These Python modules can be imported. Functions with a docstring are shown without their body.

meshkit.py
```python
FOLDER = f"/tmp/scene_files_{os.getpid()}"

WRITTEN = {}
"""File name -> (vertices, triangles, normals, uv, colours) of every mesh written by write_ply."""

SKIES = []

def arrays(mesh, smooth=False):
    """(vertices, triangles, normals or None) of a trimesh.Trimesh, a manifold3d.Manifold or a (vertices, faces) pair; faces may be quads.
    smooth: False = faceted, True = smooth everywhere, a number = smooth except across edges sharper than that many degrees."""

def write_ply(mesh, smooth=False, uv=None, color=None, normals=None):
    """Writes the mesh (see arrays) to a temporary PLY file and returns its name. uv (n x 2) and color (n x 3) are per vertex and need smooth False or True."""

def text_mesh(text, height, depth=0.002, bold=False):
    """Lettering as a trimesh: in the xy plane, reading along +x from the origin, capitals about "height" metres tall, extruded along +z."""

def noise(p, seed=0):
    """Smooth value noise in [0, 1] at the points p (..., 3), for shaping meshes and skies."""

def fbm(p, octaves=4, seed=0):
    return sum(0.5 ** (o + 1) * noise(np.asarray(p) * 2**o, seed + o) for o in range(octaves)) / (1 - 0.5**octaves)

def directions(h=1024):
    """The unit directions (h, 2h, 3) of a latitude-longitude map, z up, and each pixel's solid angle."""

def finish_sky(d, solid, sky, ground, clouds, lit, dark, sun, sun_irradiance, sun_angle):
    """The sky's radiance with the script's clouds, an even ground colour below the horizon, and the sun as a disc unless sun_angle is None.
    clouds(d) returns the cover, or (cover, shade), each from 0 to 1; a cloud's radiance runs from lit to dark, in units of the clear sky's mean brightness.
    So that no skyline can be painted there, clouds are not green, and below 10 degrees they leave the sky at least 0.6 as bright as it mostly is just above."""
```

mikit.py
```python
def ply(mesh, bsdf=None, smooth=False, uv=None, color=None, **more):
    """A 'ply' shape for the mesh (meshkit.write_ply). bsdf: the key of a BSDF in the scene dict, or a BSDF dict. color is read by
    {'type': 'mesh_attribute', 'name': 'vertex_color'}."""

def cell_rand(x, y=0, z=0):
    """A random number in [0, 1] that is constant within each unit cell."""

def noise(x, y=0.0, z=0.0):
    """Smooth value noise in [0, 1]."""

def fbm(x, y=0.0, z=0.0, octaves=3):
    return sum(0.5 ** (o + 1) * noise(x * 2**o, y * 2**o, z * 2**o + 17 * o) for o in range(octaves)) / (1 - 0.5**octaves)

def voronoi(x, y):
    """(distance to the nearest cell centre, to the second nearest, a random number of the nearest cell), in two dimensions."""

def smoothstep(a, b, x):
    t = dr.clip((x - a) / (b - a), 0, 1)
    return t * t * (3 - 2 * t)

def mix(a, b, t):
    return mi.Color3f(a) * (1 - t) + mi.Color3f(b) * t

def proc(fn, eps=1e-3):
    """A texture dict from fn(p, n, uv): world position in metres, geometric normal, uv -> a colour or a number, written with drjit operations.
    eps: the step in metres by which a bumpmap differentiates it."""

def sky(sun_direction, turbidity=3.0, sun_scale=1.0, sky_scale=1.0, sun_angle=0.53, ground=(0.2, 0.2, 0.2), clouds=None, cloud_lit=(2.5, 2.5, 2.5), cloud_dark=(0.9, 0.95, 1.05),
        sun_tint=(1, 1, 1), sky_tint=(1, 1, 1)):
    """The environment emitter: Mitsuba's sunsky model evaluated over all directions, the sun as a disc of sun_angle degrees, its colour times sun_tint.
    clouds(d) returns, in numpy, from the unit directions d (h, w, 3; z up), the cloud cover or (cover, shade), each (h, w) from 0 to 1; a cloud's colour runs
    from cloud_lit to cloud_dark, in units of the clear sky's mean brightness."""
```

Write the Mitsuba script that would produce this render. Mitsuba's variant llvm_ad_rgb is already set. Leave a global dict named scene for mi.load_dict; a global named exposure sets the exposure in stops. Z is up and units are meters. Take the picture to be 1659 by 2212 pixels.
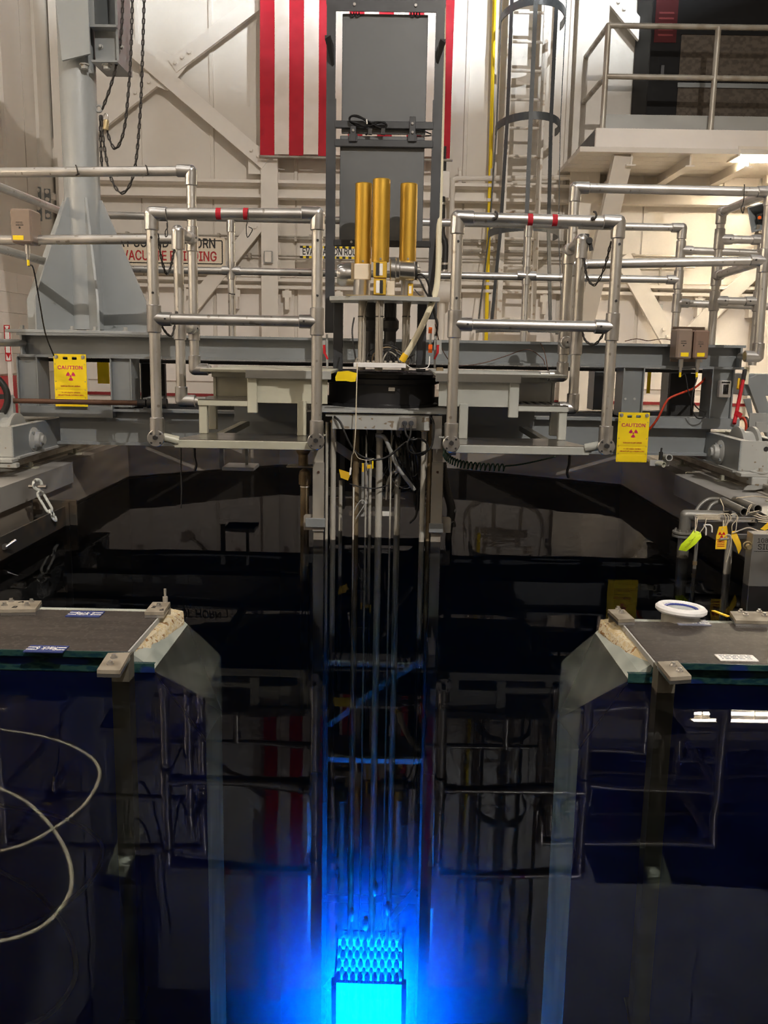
import math, random
import numpy as np, trimesh, mitsuba as mi, mikit, meshkit
import drjit as dr
from manifold3d import Manifold, CrossSection
from shapely.geometry import Polygon, Point, box as sbox
from shapely.ops import unary_union
random.seed(7); rng = np.random.default_rng(7)
scene, labels = {}, {}
T4 = mi.ScalarTransform4f

# ------------------------------------------------------------------ camera
F_PX, CX, CY = 1950.0, 829.5, 1106.0
EYE = np.array([0.0, 0.0, 1.06])
PITCH, YAW, ROLL = math.atan(0.18), 0.00716, 0.018
_fw = np.array([-math.sin(YAW) * math.cos(PITCH), math.cos(YAW) * math.cos(PITCH), -math.sin(PITCH)])
_rt0 = np.array([math.cos(YAW), math.sin(YAW), 0.0]); _up0 = np.cross(_rt0, _fw)
_up = math.cos(ROLL) * _up0 - math.sin(ROLL) * _rt0; _rt = np.cross(_fw, _up)
scene['camera'] = {'type': 'perspective', 'fov': math.degrees(2 * math.atan(CX / F_PX)), 'fov_axis': 'x', 'near_clip': 0.05, 'far_clip': 100.0,
                   'to_world': T4().look_at(EYE.tolist(), (EYE + _fw).tolist(), _up.tolist())}
exposure = 3.0
DIM = 2.0 ** -exposure          # all lamps are given for exposure 0

def ray(px, py):
    d = _fw + _rt * (px - CX) / F_PX - _up * (py - CY) / F_PX
    return d / np.linalg.norm(d)
def P(px, py, Y):
    """measured point of the photograph at the depth Y"""
    d = ray(px, py); return EYE + d * (Y / d[1])
def PZ(px, py, z):
    d = ray(px, py); return EYE + d * ((z - EYE[2]) / d[2])
def RW(px, py, Y=None, z=None):
    """the same for a point seen through the water"""
    d = ray(px, py); p = EYE + d * (-EYE[2] / d[2]); t = d / 1.333
    t[2] = -math.sqrt(1 - t[0] ** 2 - t[1] ** 2)
    return p + t * ((Y - p[1]) / t[1]) if Y is not None else p + t * (z / t[2])
def X(px, py, Y): return float(P(px, py, Y)[0])
def Z(py, px, Y): return float(P(px, py, Y)[2])

# ------------------------------------------------------------------ lights
LAMP = (1.0, 0.93, 0.84)
UNSEEN_CEILING_LAMPS = [(-2.6, -3.4), (2.8, -3.4), (-3.0, 0.6), (3.2, 0.6), (-3.0, 4.6), (3.2, 4.6)]
LAMP_L = [34.0, 34.0, 15.0, 15.0, 12.0, 12.0]
KEY = (190, 176, 158)
WASH = (265, 284, 294)
GLOW_D, GLOW_R = 4.2, .27
ROD_GLOW = (0.02, 52.0, 140.0)

# ------------------------------------------------------------------ helpers
_used = {}
def key_for(name, parent=None):
    base = f'{parent}__{name}' if parent else name
    n = _used.get(base, -1) + 1; _used[base] = n
    return base if n == 0 else f'{base}_{n:03d}'
def note(key, label=None, cat=None, group=None, kind=None):
    d = {k: v for k, v in dict(label=label, category=cat, group=group, kind=kind).items() if v}
    if d: labels[key] = d
def thing(name, label, cat, group=None):
    k = key_for(name); note(k, label, cat, group); return k
def part(parent, name, mesh, mat, label=None, smooth=35, kind=None, **kw):
    k = key_for(name, parent)
    scene[k] = dict(mesh) if isinstance(mesh, dict) else mikit.ply(mesh, mat, smooth=smooth, **kw)
    note(k, label, kind=kind); return k
def solo(name, mesh, mat, label, cat, group=None, kind=None, smooth=35, **kw):
    k = key_for(name); scene[k] = mikit.ply(mesh, mat, smooth=smooth, **kw); note(k, label, cat, group, kind); return k
def struct(name, mesh, mat, label=None, smooth=35, **kw):
    k = key_for(name); scene[k] = mikit.ply(mesh, mat, smooth=smooth, **kw); note(k, label, kind='structure'); return k
def placed(d, M): return {**d, 'to_world': T4(np.asarray(M, float).tolist())}
cat = trimesh.util.concatenate
def join(*ms): return cat([m for m in ms])
def hull(v): return trimesh.convex.convex_hull(np.asarray(v, float))
def bx(x0, x1, y0, y1, z0, z1, c=0.0):
    a, b = np.minimum([x0, y0, z0], [x1, y1, z1]), np.maximum([x0, y0, z0], [x1, y1, z1])
    c = min(c, 0.45 * float((b - a).min()))
    if c <= 0: return trimesh.creation.box(bounds=[a, b])
    v = []
    for i in range(8):
        p = np.where([i & 1, i & 2, i & 4], b, a); s = np.where([i & 1, i & 2, i & 4], -1, 1)
        for k in range(3):
            q = p + c * s; q[k] = p[k]; v.append(q)
    return hull(v)
def ext(poly, axis, a, b):
    """polygon extruded along an axis: its coordinates are (y,z), (x,z) or (x,y)"""
    g = poly if hasattr(poly, 'exterior') else Polygon(poly)
    m = trimesh.creation.extrude_polygon(g, b - a, engine='earcut'); v = np.array(m.vertices); f = np.array(m.faces)
    w = v[:, 2] + a
    if axis == 'z': v2, flip = np.c_[v[:, :2], w], False
    elif axis == 'x': v2, flip = np.c_[w, v[:, 0], v[:, 1]], False
    else: v2, flip = np.c_[v[:, 0], w, v[:, 1]], True
    return trimesh.Trimesh(v2, f[:, ::-1] if flip else f, process=False)
def tube(pts, r, n=12, caps=True):
    p = np.asarray(pts, float); t = np.gradient(p, axis=0); t /= np.linalg.norm(t, axis=1, keepdims=True) + 1e-12
    a = np.cross(t[0], [0, 0, 1.0] if abs(t[0][2]) < .9 else [1.0, 0, 0]); A = []
    for k in range(len(p)):
        a = a - t[k] * (a @ t[k]); a = a / (np.linalg.norm(a) + 1e-12); A.append(a)
    A = np.array(A); B = np.cross(t, A); ang = np.arange(n) * 2 * np.pi / n
    rr = np.broadcast_to(np.asarray(r, float), (len(p),))[:, None, None]
    v = (p[:, None] + rr * (np.cos(ang)[None, :, None] * A[:, None] + np.sin(ang)[None, :, None] * B[:, None])).reshape(-1, 3)
    i, j = np.meshgrid(np.arange(len(p) - 1), np.arange(n), indexing='ij'); j2 = (j + 1) % n
    q = np.stack([i * n + j, i * n + j2, (i + 1) * n + j2, (i + 1) * n + j], -1).reshape(-1, 4)
    f = [q[:, [0, 1, 2]], q[:, [0, 2, 3]]]
    if caps:
        k = len(v); v = np.vstack([v, p[:1], p[-1:]]); jj = np.arange(n); e = (len(p) - 1) * n
        f += [np.c_[(jj + 1) % n, jj, jj * 0 + k], np.c_[e + jj, e + (jj + 1) % n, jj * 0 + k + 1]]
    return trimesh.Trimesh(v, np.vstack(f), process=False)
def rod(a, b, r, n=14): return tube([a, b], r, n)
def hollow(a, b, r, ri, n=18):
    a, b = np.array(a, float), np.array(b, float)
    return lathe([(ri, 0), (r, 0), (r, np.linalg.norm(b - a)), (ri, np.linalg.norm(b - a)), (ri, 0)], a, b - a, n)
def curve(pts, k=8):
    """Catmull-Rom curve through the points"""
    p = np.asarray(pts, float); p = np.vstack([2 * p[0] - p[1], p, 2 * p[-1] - p[-2]]); out = []
    for i in range(1, len(p) - 2):
        for t in np.linspace(0, 1, k, endpoint=False):
            a, b, c, d = p[i - 1:i + 3]
            out.append(.5 * (2 * b + (c - a) * t + (2 * a - 5 * b + 4 * c - d) * t * t + (3 * b - a - 3 * c + d) * t ** 3))
    return np.vstack(out + [p[-2]])
def frame(z):
    z = np.asarray(z, float) / np.linalg.norm(z); x = np.cross([0, 1.0, 0] if abs(z[1]) < .9 else [1.0, 0, 0], z); x /= np.linalg.norm(x)
    return np.c_[x, np.cross(z, x), z]
def lathe(profile, origin=(0, 0, 0), axis=(0, 0, 1), n=28):
    p = np.asarray(profile, float); a = np.arange(n) * 2 * np.pi / n
    v = np.stack([p[:, 0, None] * np.cos(a), p[:, 0, None] * np.sin(a), np.broadcast_to(p[:, 1, None], (len(p), n))], -1).reshape(-1, 3)
    i, j = np.meshgrid(np.arange(len(p) - 1), np.arange(n), indexing='ij'); j2 = (j + 1) % n
    q = np.stack([i * n + j, i * n + j2, (i + 1) * n + j2, (i + 1) * n + j], -1).reshape(-1, 4)
    m = trimesh.Trimesh(v @ frame(axis).T + np.asarray(origin, float), np.vstack([q[:, [0, 1, 2]], q[:, [0, 2, 3]]]), process=True)
    m.update_faces(m.nondegenerate_faces()); return m
def disc(o, axis, r, h, n=24, c=0.0): return lathe([(0, 0), (r - c, 0), (r, c), (r, h - c), (r - c, h), (0, h)], o, axis, n)
def ball(o, r, sub=2):
    m = trimesh.creation.icosphere(sub, r); m.apply_translation(o); return m
def hexbolt(o, axis, r, h):
    return lathe([(0, 0), (r * 1.5, 0), (r * 1.5, h * .2), (r, h * .2), (r, h * .95), (r * .85, h), (0, h)], o, axis, 6)
def bar(a, b, w, d, up=(0, -1, 0)):
    """flat bar between two points: w across in the plane normal to up, d along up"""
    a, b, up = (np.asarray(q, float) for q in (a, b, up)); t = (b - a) / np.linalg.norm(b - a)
    u = up - t * (up @ t); u /= np.linalg.norm(u); s = np.cross(t, u)
    return hull([q + sx * s * w / 2 + sy * u * d / 2 for q in (a, b) for sx in (-1, 1) for sy in (-1, 1)])
def text(s, h, o, right=(1, 0, 0), up=(0, 0, 1), depth=.002, bold=False, width=None, center=True):
    m = meshkit.text_mesh(s, h, depth, bold); w = m.bounds[1][0] - m.bounds[0][0]
    if width: m.apply_scale([width / w, 1, 1]); w = width
    if center: m.apply_translation([-m.bounds[0][0] - w / 2, 0, 0])
    r, u = np.asarray(right, float), np.asarray(up, float); M = np.eye(4); M[:3, :3] = np.c_[r, u, np.cross(r, u)]; M[:3, 3] = o
    m.apply_transform(M); return m
def link(L, w, r, n=10, k=5):
    """one oval chain link, long along x, in the xy plane"""
    s, q = L / 2 - w / 2, w / 2 - r; pts = []
    for a in np.linspace(-np.pi / 2, np.pi / 2, n // 2 + 1): pts.append((s + q * math.cos(a), q * math.sin(a), 0))
    for a in np.linspace(np.pi / 2, 3 * np.pi / 2, n // 2 + 1): pts.append((-s + q * math.cos(a), q * math.sin(a), 0))
    p = np.array(pts); t = np.roll(p, -1, 0) - np.roll(p, 1, 0); t /= np.linalg.norm(t, axis=1, keepdims=True)
    z = np.array([0, 0, 1.0]); nr = np.cross(t, z); a = np.arange(k) * 2 * np.pi / k
    v = (p[:, None] + r * (np.cos(a)[None, :, None] * nr[:, None] + np.sin(a)[None, :, None] * z)).reshape(-1, 3)
    N = len(p); i, j = np.meshgrid(np.arange(N), np.arange(k), indexing='ij'); i2, j2 = (i + 1) % N, (j + 1) % k
    f = np.stack([i * k + j, i * k + j2, i2 * k + j2, i2 * k + j], -1).reshape(-1, 4)
    return trimesh.Trimesh(v, np.vstack([f[:, [0, 2, 1]], f[:, [0, 3, 2]]]), process=False)
def chain(parent, pts, pitch, w, r, mat):
    """links along a curve, each its own part"""
    c = curve(pts, 16); s = np.r_[0, np.cumsum(np.linalg.norm(np.diff(c, axis=0), axis=1))]
    n = max(2, int(s[-1] / pitch)); at = np.linspace(0, s[-1], n + 1)
    q = np.stack([np.interp(at, s, c[:, k]) for k in range(3)], 1)
    d = mikit.ply(link(pitch + 2.4 * r, w, r), mat, smooth=True)
    for i in range(n):
        t = q[i + 1] - q[i]; t /= np.linalg.norm(t); b = np.array([0, -1.0, 0.0]); b = b - t * (b @ t); b /= np.linalg.norm(b)
        u = np.cross(b, t)
        if i % 2: u, b = b, -u
        M = np.eye(4); M[:3, :3] = np.c_[t, u, b]; M[:3, 3] = (q[i] + q[i + 1]) / 2
        part(parent, 'link', placed(d, M), None)
def wire(name, pts, r, mat, label, category='cable', group=None, n=7, k=8):
    return solo(name, tube(curve(pts, k), r, n), mat, label, category, group, smooth=True)

# ------------------------------------------------------------------ materials
def rgb(*c): return {'type': 'rgb', 'value': [float(x) for x in c]}
def mat(name, base, rough=.5, metal=0.0, spec=.5, **kw):
    b = {'type': 'principled', 'base_color': base if isinstance(base, dict) else rgb(*base), 'roughness': rough, 'metallic': metal, 'specular': spec, **kw}
    scene[name] = {'type': 'twosided', 'bsdf': b}; return name
def speck(c1, c2, s, amt=1.0, streak=None, lo=.35, hi=.7):
    sx, sy, sz = (s, s, s) if streak is None else streak
    def fn(p, n, uv):
        return mikit.mix(c1, c2, mikit.smoothstep(lo, hi, mikit.fbm(p.x * sx, p.y * sy, p.z * sz, 2)) * amt)
    return mikit.proc(fn)
mat('wall_paint', speck((.65, .615, .565), (.59, .545, .485), 1.0, streak=(1.5, 1.5, .35)), .55)
mat('wall_trim', (.67, .63, .575), .5)
mat('wall_white', speck((.74, .70, .66), (.69, .64, .59), .8), .5)
mat('ceiling_paint', (.22, .21, .195), .8)
mat('far_wall_paint', (.50, .46, .40), .8)
mat('red_paint', (.45, .012, .02), .35)
mat('floor_paint', speck((.34, .31, .27), (.26, .235, .2), 2.5), .45)
mat('curb_paint', speck((.27, .262, .25), (.19, .18, .165), 6, streak=(5, 3, 5)), .4)
mat('pool_side', speck((.235, .205, .17), (.16, .14, .118), 4, streak=(3, 1.2, 9)), .5)
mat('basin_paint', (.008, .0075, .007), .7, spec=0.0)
mat('gate_concrete', speck((.34, .36, .32), (.22, .245, .22), 9, streak=(9, 9, 2.5)), .7)
mat('gate_blue', speck((.013, .026, .20), (.008, .016, .13), 3), .5)
def _teal(p, n, uv):
    a = mikit.fbm(p.x * 45, p.y * 45, p.z * 90, 4)
    return mikit.mix(mikit.mix((.006, .026, .038), (.018, .050, .045), mikit.smoothstep(.35, .6, a)), (.010, .022, .10), mikit.smoothstep(.6, .8, mikit.noise(p.x * 14, 3.0, p.z * 30)))
mat('wet_paint', mikit.proc(_teal), .15)
def _crust(p, n, uv):
    a = mikit.fbm(p.x * 60, p.y * 60, p.z * 60, 4)
    return mikit.mix(mikit.mix((.46, .36, .20), (.52, .46, .33), mikit.smoothstep(.35, .55, a)), (.24, .13, .045), mikit.smoothstep(.56, .68, a))
mat('crust', mikit.proc(_crust), .8)
def _board(p, n, uv):
    a = mikit.fbm(p.x * 3.0, p.y * 22, 1.0, 4); b = mikit.fbm(p.x * 90, p.y * 90, 2.0, 2)
    return mikit.mix(mikit.mix((.042, .034, .030), (.030, .024, .021), mikit.smoothstep(.3, .7, a)), (.06, .05, .044), mikit.smoothstep(.55, .75, b) * .5)
mat('board_brown', mikit.proc(_board), .55)
mat('grey_paint', speck((.205, .222, .232), (.16, .173, .18), 2.2), .38)
mat('grey_light', speck((.34, .345, .335), (.28, .285, .275), 3), .4)
mat('grey_worn', speck((.34, .345, .33), (.20, .16, .115), 42, lo=.70, hi=.78), .45)
mat('column_paint', speck((.31, .33, .34), (.275, .295, .305), 2), .36)
mat('step_paint', speck((.40, .395, .32), (.34, .335, .27), 3), .38)
mat('step_paint_grey', speck((.36, .37, .345), (.30, .31, .29), 3), .38)
mat('drum_black', (.016, .016, .018), .32)
mat('frame_dark', speck((.040, .043, .050), (.03, .032, .037), 8), .38)
mat('panel_grey', speck((.092, .098, .105), (.072, .077, .083), 1.6, lo=.3, hi=.65), .42)
mat('black_and_shade', (.012, .012, .013), .6)  # black parts, and the dark put in for shade on the core support
mat('rubber', (.014, .014, .014), .5)
mat('chain_black', (.028, .026, .025), .42, .3)
mat('chain_steel', (.30, .28, .26), .38, .9)
def _alu(p, n, uv):
    a = mikit.fbm(p.x * 9, p.y * 9, p.z * 3.0, 3); s = mikit.noise(p.x * 60, p.y * 60, p.z * 35)
    return mikit.mix(mikit.mix((.66, .645, .62), (.53, .515, .49), mikit.smoothstep(.3, .7, a)), (.30, .27, .23), mikit.smoothstep(.83, .92, s) * .8)
mat('aluminium', mikit.proc(_alu), .36, .92)
mat('cast_alu', speck((.60, .59, .58), (.46, .45, .44), 14), .30, .95)
mat('steel_plate', speck((.40, .385, .37), (.30, .29, .28), 8), .22, .95)
mat('dull_steel', speck((.40, .375, .33), (.29, .255, .21), 9, streak=(12, 12, 3)), .42, .4)
mat('bronze', speck((.34, .26, .16), (.22, .16, .09), 10), .4, .5)
mat('rust', speck((.11, .055, .035), (.07, .035, .025), 12), .6, .3)
mat('gold', speck((.56, .34, .055), (.51, .305, .045), 5), .46, .9)
mat('gold_flat', (.66, .42, .05), .4, .5)
mat('tube_metal', speck((.50, .48, .43), (.38, .35, .30), 9, streak=(12, 12, 3)), .45, .25)
mat('oxide_metal', (.60, .60, .58), .6)
mat('stainless', (.58, .57, .56), .22, .95)
mat('cream', (.66, .58, .46), .5)
mat('hose_cream', (.62, .57, .42), .5)
mat('white_paint', (.74, .73, .72), .35)
mat('tag_white', (.75, .73, .70), .6)
mat('yellow', (.85, .62, .008), .4)
mat('tag_yellow', (.80, .50, .02), .55)
mat('tag_lime', (.62, .82, .02), .5)
mat('magenta', (.50, .012, .09), .5)
mat('sign_red', (.36, .018, .02), .5)
mat('notice_red', (.06, .004, .006), .6, spec=.2)
mat('stripe_red', (.20, .012, .015), .5)
mat('flag_red_dark', (.16, .01, .014), .6)
mat('flag_red', speck((.43, .008, .022), (.38, .006, .018), 6), .75, sheen=.4)
mat('flag_white', speck((.70, .62, .57), (.65, .57, .51), 6), .75, sheen=.3)
mat('flag_blue', (.02, .03, .15), .75)
mat('ink', (.012, .011, .011), .6)
mat('cage_grey', (.06, .068, .075), .45)
mat('ladder_white', speck((.68, .64, .58), (.45, .36, .27), 20, lo=.62, hi=.75), .5)
mat('unit_black', (.008, .008, .009), .6, spec=.15)
mat('unit_mesh', speck((.10, .082, .066), (.065, .052, .042), 30), .8)
mat('box_brown', (.215, .16, .125), .38)
mat('box_brown_red', (.185, .12, .09), .38)
mat('orange', (.80, .13, .01), .4)
mat('plate_blue', (.03, .045, .16), .45)
mat('plate_grey', (.17, .18, .23), .4)
mat('string', (.52, .46, .35), .8)
mat('cable_red', (.42, .035, .012), .5)
mat('cable_green', (.012, .035, .022), .5)
mat('handle_green', (.02, .16, .05), .4)
mat('neon_green', (.05, .75, .05), .5)
mat('ring_blue', (.025, .04, .22), .35)
mat('lid_grey', (.30, .32, .33), .5)
mat('brass_bolt', (.52, .42, .24), .4, .8)
mat('shade_tin', (.72, .66, .58), .4)
def emitter(c, k, w=None):
    e = {'type': 'area', 'radiance': rgb(*[x * k * DIM for x in c])}
    if w is not None: e['sampling_weight'] = w
    return e

# ------------------------------------------------------------------ the room
FL = 0.28                       # floor round the pool
PXL, PXR, PYF, PYB = -2.15, 1.90, -1.4, 8.25
WY = 11.3
pool_poly = [(PXL, PYF), (PXR, PYF), (PXR, 7.40), (0.50, PYB), (-1.03, PYB), (PXL, 7.32)]
pool_poly = Polygon(pool_poly)
room = sbox(-4.05, -5.0, 6.2, WY)
struct('floor', ext(room.difference(pool_poly.buffer(.10, join_style=2)), 'z', FL - .2, FL), 'floor_paint')
struct('ceiling', bx(-4.2, 6.4, -5.2, WY + .2, 8.6, 8.8), 'ceiling_paint')
struct('wall_front', bx(-4.2, 6.4, -5.2, -5.0, 0, 8.6), 'far_wall_paint')
struct('wall_right', bx(6.2, 6.4, -5.0, WY, 0, 8.6), 'far_wall_paint')
struct('wall_left', bx(-4.25, -4.05, -5.0, WY, 0, 8.6), 'wall_paint')
struct('wall_back', bx(-4.25, 6.4, WY, WY + .2, 0, 8.6), 'wall_paint')
# corrugated cladding of the left wall
for y0 in np.arange(5.7, WY - .3, .92):
    part('wall_left', 'cladding_panel', ext([(y0, 2.6), (y0 + .90, 2.6), (y0 + .90, 8.5), (y0, 8.5)], 'x', -4.05, -4.03), 'wall_paint')
    part('wall_left', 'rib', ext([(-4.05, y0 + .30), (-4.0, y0 + .33), (-4.0, y0 + .45), (-4.05, y0 + .48)], 'z', 2.6, 8.5), 'wall_paint')
# painted concrete block at the foot of the left wall
for k in range(5):
    for y0 in np.arange(7.8, WY - .2, .41):
        z0 = FL + .46 + k * .21
        part('wall_left', 'block', bx(-4.05, -4.02, y0 + (k % 2) * .2, y0 + (k % 2) * .2 + .408, z0, z0 + .208, .002), 'wall_white')
part('wall_left', 'red_band', bx(-4.05, -4.018, 6.5, 9.7, FL, FL + .44), 'red_paint', 'red painted band along the foot of the left wall')
# white cladding panels of the back wall, standing seams between them
xs = [-4.05, -3.05, X(458, 200, WY), X(640, 200, WY), -.25, X(1008, 200, WY), X(1222, 300, WY), 2.95, 3.9, 4.85, 6.2]
for a, b in zip(xs[:-1], xs[1:]):
    part('wall_back', 'upper_panel', bx(a + .012, b - .012, WY - .02, WY, 2.9, 8.5, .004), 'wall_paint')
    part('wall_back', 'middle_panel', bx(a + .008, b - .008, WY - .02, WY, 1.9, 2.9, .004), 'wall_paint')
    part('wall_back', 'lower_panel', bx(a + .02, b - .02, WY - .03, WY, FL + .35, 1.84, .006), 'wall_white')
    part('wall_back', 'seam', ext([(b - .03, WY), (b - .018, WY - .05), (b + .018, WY - .05), (b + .03, WY)], 'z', 2.9, 8.5), 'wall_paint')
part('wall_back', 'red_band', bx(-4.05, 6.2, WY - .04, WY, .445, .480), 'stripe_red', 'red stripe along the foot of the back wall')
def girt(z0, z1, d):
    return ext([(WY, z0), (WY - d, z0), (WY - d, z0 + .035), (WY - .05, z0 + .05), (WY - .05, z1 - .05), (WY - d, z1 - .035), (WY - d, z1), (WY, z1)], 'x', -4.0, 6.15)
gz = Z(385, 385, WY - .2)
part('wall_back', 'girt', girt(gz - .20, gz, .20), 'wall_trim')
g2 = Z(600, 300, WY - .18)
part('wall_back', 'girt', girt(g2 - .10, g2 + .02, .18), 'wall_trim')
for x in np.arange(-3.8, 6, .62):
    part('wall_back', 'bracket', join(bx(x, x + .05, WY - .16, WY, g2 - .34, g2 - .10), bx(x - .03, x + .08, WY - .16, WY - .14, g2 - .2, g2 - .12)), 'wall_trim')
for x0, x1, z1 in ((X(565, 500, 11.1), X(601, 500, 11.1), 8.5), (X(1240, 200, 11.1), X(1305, 200, 11.1), 8.5), (4.3, 4.55, 8.5), (-4.0, -3.78, 8.5)):
    h = (x1 - x0) / 2; xm = (x0 + x1) / 2
    part('wall_back', 'column', ext([(x0, 11.06), (x1, 11.06), (x1, 11.09), (xm + .012, 11.09), (xm + .012, WY - .03), (x1, WY - .03), (x1, WY), (x0, WY), (x0, WY - .03), (xm - .012, WY - .03), (xm - .012, 11.09), (x0, 11.09)], 'z', FL, z1), 'wall_trim')
def brace(a, b, Y, w, bolts=((), ()), depth=.05):
    pa, pb = P(*a, Y), P(*b, Y); t = (pb - pa) / np.linalg.norm(pb - pa); s = np.cross(t, [0, -1.0, 0])
    m = join(bar(pa, pb, w, .015), bar(pa + s * (w / 2 - .008) + [0, depth / 2, 0], pb + s * (w / 2 - .008) + [0, depth / 2, 0], .016, depth),
             bar(pa - s * (w / 2 - .008) + [0, depth / 2, 0], pb - s * (w / 2 - .008) + [0, depth / 2, 0], .016, depth))
    k = part('wall_back', 'brace', m, 'wall_trim')
    for end, q, sg in ((pa, bolts[0], 1), (pb, bolts[1], -1)):
        for d in q: part(k, 'bolt', hexbolt(end + sg * t * d + [0, -.007, 0], (0, -1, 0), .022, .03), 'wall_trim')
    return k
brace((640, -60), (372, 142), 11.10, .17, ((), (.05, .15, .25)))
brace((330, 172), (105, 350), 11.10, .17, ((.05, .15, .25), (.12, .22)))
brace((60, -90), (575, 352), 11.06, .17, ((), (.12, .22)))
brace((575, 462), (392, 690), 11.10, .17, ((.1, .2), ()))
brace((-60, 180), (75, 400), 11.1, .12)
brace((1345, 555), (1450, 742), 11.08, .20, ((), (.1, .2)))
brace((1668, 548), (1490, 722), 11.10, .18)
brace((1322, -10), (1420, 110), 11.10, .17, ((.1, .2), ()))
gp = P(352, 152, 11.12)
part('wall_back', 'gusset_plate', ext([(gp[0] - .28, gp[2] - .10), (gp[0] + .05, gp[2] - .22), (gp[0] + .30, gp[2] + .08), (gp[0] - .03, gp[2] + .22)], 'y', 11.115, 11.13), 'wall_trim')
for px, py in ((125, 330), (560, 345)):
    q = P(px, py, 11.12); part('wall_back', 'gusset_plate', bx(q[0] - .13, q[0] + .13, 11.12, 11.14, q[2] - .16, q[2] + .16), 'wall_trim')
# unseen ceiling lamps, out of view, placed to light the hall
for i, (x, y) in enumerate(UNSEEN_CEILING_LAMPS):
    k = thing('unseen_ceiling_lamp', 'unseen long white ceiling lamp, out of view, placed to light the pool hall', 'ceiling lamp', 'unseen ceiling lamps of the hall')
    part(k, 'housing', join(bx(x - .75, x + .75, y - .32, y + .32, 7.9, 7.98), bx(x - .75, x - .73, y - .32, y + .32, 7.8, 7.9), bx(x + .73, x + .75, y - .32, y + .32, 7.8, 7.9)), 'white_paint')
    scene[key_for('diffuser', k)] = mikit.ply(trimesh.Trimesh([[x - .7, y - .3, 7.89], [x - .7, y + .3, 7.89], [x + .7, y + .3, 7.89], [x + .7, y - .3, 7.89]], [[0, 1, 2], [0, 2, 3]]), 'white_paint', emitter=emitter(LAMP, LAMP_L[i], 3.0))
    for sx in (-.5, .5): part(k, 'hanger', rod((x + sx, y, 7.98), (x + sx, y, 8.6), .012, 8), 'white_paint')
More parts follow.
